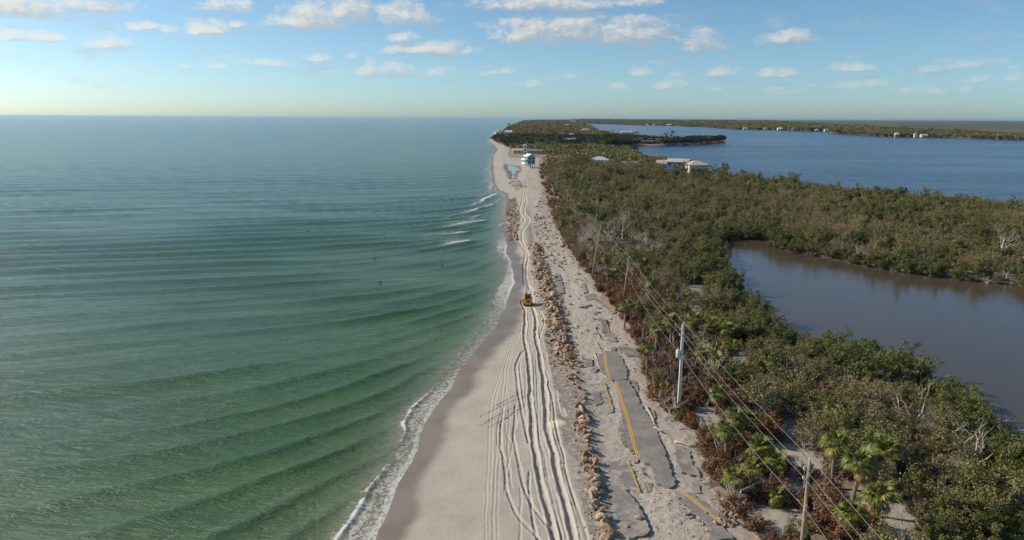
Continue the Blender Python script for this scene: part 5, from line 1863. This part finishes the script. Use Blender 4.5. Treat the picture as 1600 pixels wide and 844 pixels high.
for i, (x, y, w, lb) in enumerate(((1012, 194.5, 60, 'pale house on the far shore above the spit'), (1022, 194.6, 40, 'second pale house on the far shore above the spit'), (1046, 195.8, 50, 'white house on the far shore right of the spit palms'), (1094, 197.6, 24, 'small bright white house on the far shore left of the point'),
                                   (1165, 201.5, 40, 'white roofed house at the left point of the far shore'), (1196, 202.5, 44, 'tan house left among far shore houses'), (1219, 203, 46, 'white hip roofed house left of the white block'),
                                   (1240, 203.6, 20, 'tiny pale house between far shore houses'), (1277, 202, 42, 'largest white block on the far shore'), (1292, 205.2, 36, 'low pale house right below the largest block'), (1312, 204, 34, 'tall white house right of the largest block'),
                                   (1303, 206.3, 30, 'low white boathouse at the far waterline'), (1367, 206, 50, 'long pale house right of centre on the far shore'), (1387, 207.5, 26, 'bright white house before the point of the far shore'), (1402, 208.2, 24, 'small white house just right of the point'),
                                   (1431, 207, 24, 'white gable house in the trees on the right far shore'), (1445, 208.5, 40, 'wide white house farthest right on the far shore'), (1276, 187.6, 260, 'pale tower block on the horizon'))):
    ysh = float(np.interp(x, [q[0] for q in SHORE_PX], [q[1] for q in SHORE_PX]))
    if i != 17:
        y = max(y, ysh - .55)
    if i == 17:
        house('mainland_building', lb, x, y, w, 120, 60, 'flat', 2, M_WHITE, M_GREYROOF, 0, 0, (6, 3), group=None, clear=10)
    else:
        house('mainland_house', lb, x, y, w * (.22 + .05 * (i * 7 % 5)), w * .2, 3.4 + (i * 5 % 4) * .9, ('hip', 'ridge', 'hip')[i % 3], 3, (M_WHITE, M_CREAM, M_GREYWALL)[i % 3], (M_PALEROOF, M_TANROOF, M_WHITE, M_GREYROOF)[i % 4], R_(random.uniform(-8, 8)), 0, (3, 1), group=g, clear=w * .42)


# ------------------------------------------------------------------ docks, spit pines
def dock(a, b_, label, hut=False):
    A, B = Vector(G(*a, 1.1)), Vector(G(*b_, 1.1))
    e = empty('dock', A)
    tag(e, label, 'dock', 'docks in the inlet')
    d = B - A
    MB().box(d / 2, (d.length, 2.0, .2), math.atan2(d.y, d.x)).build('deck', M_DOCK, e)
    n = max(4, int(d.length / 7))
    for k in range(n + 1):
        p = d * k / n
        for s in (-1.1, 1.1):
            MB().tube([(p.x, p.y + s, -3), (p.x, p.y + s, 1.6 + (k % 3) * .7)], .18, 6).build('pile', M_DOCK, e)


dock((944, 235.5), (985, 236.8), 'dark dock with many piles left in the inlet')
dock((965, 233.5), (978, 234), 'short dock behind the long one in the inlet')
dock((1112, 228), (1140, 227.6), 'low dark dock off the tip of the spit')
dock((1078, 227.5), (1092, 227), 'small landing on the near bank of the spit')


def pine(px, py, top, label, h0=.2):
    p = G(px, py, 1.0)
    dep = p[1]
    h = (py - top) / FPX * dep
    e = empty('tall_tree', p)
    tag(e, label, 'tree', 'tall trees on the skyline')
    rng, rnd = np.random.default_rng(int(px)), random.Random(int(px))
    MB().tube([(0, 0, -.3), (rnd.gauss(0, .1) * h * .1, 0, h * .5), (0, 0, h * .97)], [h * .022, h * .016, h * .004], 6).build('trunk', M_BARK, e, True)
    bl = [(rnd.gauss(0, h * .12), rnd.gauss(0, h * .12), h * rnd.uniform(.35, .97), h * rnd.uniform(.06, .12)) for _ in range(12)]
    v, f, l = leaf_quads(rng, bl, 420, h * .035)
    me = join_mesh('crown', [(v, f, l, M_GREEN)])
    link_mesh('crown', me, e)


pine(1040, 222, 206.5, 'left of two feathery trees rising from the spit')
pine(1050, 222, 205.5, 'right of two feathery trees rising from the spit')
pine(1021, 222, 211, 'single slim tree on the spit left of the feathery pair')
pine(795, 206, 193.5, 'dark slim tree on the far headland skyline')
pine(784, 214, 203, 'dark palm like tree before the peach house')
pine(957, 211, 204, 'round dark tree between the spit houses')
pine(851, 236, 226, 'dark casuarina behind the long low house')
pine(826, 232, 222, 'dark casuarina left behind the long low house')
for (x, y, tp, lb) in ((1132, 282, 252, 'green palm topped tree right of the cream house by the bay'), (1122, 280, 262, 'smaller dark tree right of the cream house'), (1012, 268, 244, 'dark bushy tree left of the blue house')):
    pine(x, y, tp, lb)


def big_dead(px, py, s, var, label, rz=0.0):
    p = G(px, py, 1.0)
    tr, cr, wh = TREE_ME['dead'][var]
    e = empty('dead_tree', (p[0], p[1], gz(p[0], p[1])), rz, s)
    tag(e, label, 'tree')
    link_mesh('trunk', tr, e)
    link_mesh('branches', cr, e)


big_dead(962, 392, 2.6, 0, 'big spreading bare grey tree behind the leaning poles', .4)
big_dead(985, 388, 2.3, 1, 'second big bare grey tree right of the spreading one', 1.4)
big_dead(945, 385, 2.1, 2, 'third bare grey tree left behind the tallest pole', 2.2)
big_dead(1565, 402, 2.4, 3, 'pale bleached tree standing out on the far lagoon bank', .9)
big_dead(1072, 282, 3.0, 4, 'bare tree against the bay behind the blue house', .2)
big_dead(905, 290, 2.2, 1, 'tall bare trunk above the far palms', 3.0)
big_dead(1345, 365, 1.9, 2, 'low bleached tree in the far bank thicket', 1.0)
big_dead(1525, 745, 1.5, 3, 'tangled bare tree at the lower right edge', 2.0)
big_dead(1570, 710, 1.5, 0, 'bare white limbed tree nearest the lagoon at lower right', 4.0)
big_dead(1420, 668, 1.4, 1, 'bare tree with one straight white trunk above the lower right palms', 5.0)


def fallen(n, px_poly, label, group):
    W = np.array([g0(x, y, 1.0) for x, y in px_poly])
    lo, hi = W.min(0), W.max(0)
    k = 0
    while k < n:
        x, y = lo + (hi - lo) * RNG.random(2)
        if not inside(np.array([x]), np.array([y]), W)[0]:
            continue
        tr, cr, wh = TREE_ME['dead'][k % 5]
        s = random.uniform(.22, .5)
        e = empty('fallen_branch', (x, y, gz(x, y) + .12), 0, s)
        e.rotation_euler = (R_(random.uniform(70, 95)), 0, random.uniform(0, 6.28))
        tag(e, label, 'branch', group)
        link_mesh('limb', tr, e)
        link_mesh('twigs', cr, e)
        k += 1


fallen(14, [(1088, 700), (1104, 722), (1112, 762), (1160, 815), (1200, 845), (1150, 848), (1120, 800), (1098, 760)], 'grey fallen branch washed against the brush by the bottom right slab', 'fallen branches at the lower road')
fallen(12, [(996, 545), (1015, 600), (1062, 655), (1090, 690), (1070, 690), (1030, 660), (1005, 612), (990, 560)], 'grey fallen branch washed against the brush near the white pole', 'fallen branches at the white pole')
fallen(12, [(905, 412), (940, 450), (985, 510), (996, 545), (980, 545), (955, 490), (915, 440)], 'grey fallen branch on the sand below the leaning poles', 'fallen branches at the leaning poles')
fallen(8, [(848, 290), (862, 325), (886, 382), (904, 410), (890, 410), (866, 362), (846, 310)], 'grey fallen branch along the far upper thicket edge', 'fallen branches at the upper thicket edge')


# ------------------------------------------------------------------ sea birds resting on the water
def bird(px, py, label, rz):
    p = G(px, py, .12)
    e = empty('sea_bird', p, rz, 1.0)
    tag(e, label, 'bird', 'dark birds on the sea')
    MB().tube([(-.42, 0, .06), (-.25, 0, .07), (0, 0, .08), (.2, 0, .10), (.3, 0, .16)], [.02, .10, .14, .10, .05], 8).build('body', M_FEATHER, e, True)
    hd = MB().tube([(.28, 0, .14), (.36, 0, .28), (.38, 0, .40), (.45, 0, .44)], [.05, .035, .045, .03], 7).build('head', M_FEATHER, e, True)
    MB().tube([(.45, 0, .44), (.6, 0, .40)], [.02, .006], 5).build('beak', M_BEAK, hd)
    for s in (-1, 1):
        MB().tube([(.15, s * .11, .14), (-.1, s * .15, .17), (-.4, s * .07, .15)], [.05, .06, .01], 6).build('wing', M_FEATHER, e, True)


for i, (x, y, lb) in enumerate(((481, 361, 'leftmost dark bird on the sea'), (503, 361, 'dark bird second from the left on the sea'), (599, 340, 'dark bird farthest out above the others on the sea'), (659, 339, 'dark bird far out near the breakers'),
                                (600, 362, 'dark bird in the middle of the group below the farthest'), (586, 405, 'pale lit bird left in the nearer pair on the sea'), (658, 394, 'dark bird nearest the breakers on the sea'), (594, 441, 'dark bird nearest to the viewer on the sea'),
                                (691, 415, 'dark bird closest to the beach on the sea'))):
    bird(x, y, lb, i * 1.3)

# ------------------------------------------------------------------ plants last: they keep clear of palms, poles and houses
plant_all()
far_plants()

# ------------------------------------------------------------------ sea air
hz, t_, out_ = new_mat('haze')
t_.t.links.new(t_.n('ShaderNodeVolumePrincipled', {'Color': (.55, .78, 1.0, 1), 'Density': 1.8e-5, 'Anisotropy': .3}).outputs[0], out_.inputs['Volume'])
o = MB().box((0, 0, 30.0), (156000, 156000, 66.0)).build('haze', hz)
struct(o, 'thin sea haze over the whole coast', 'stuff')
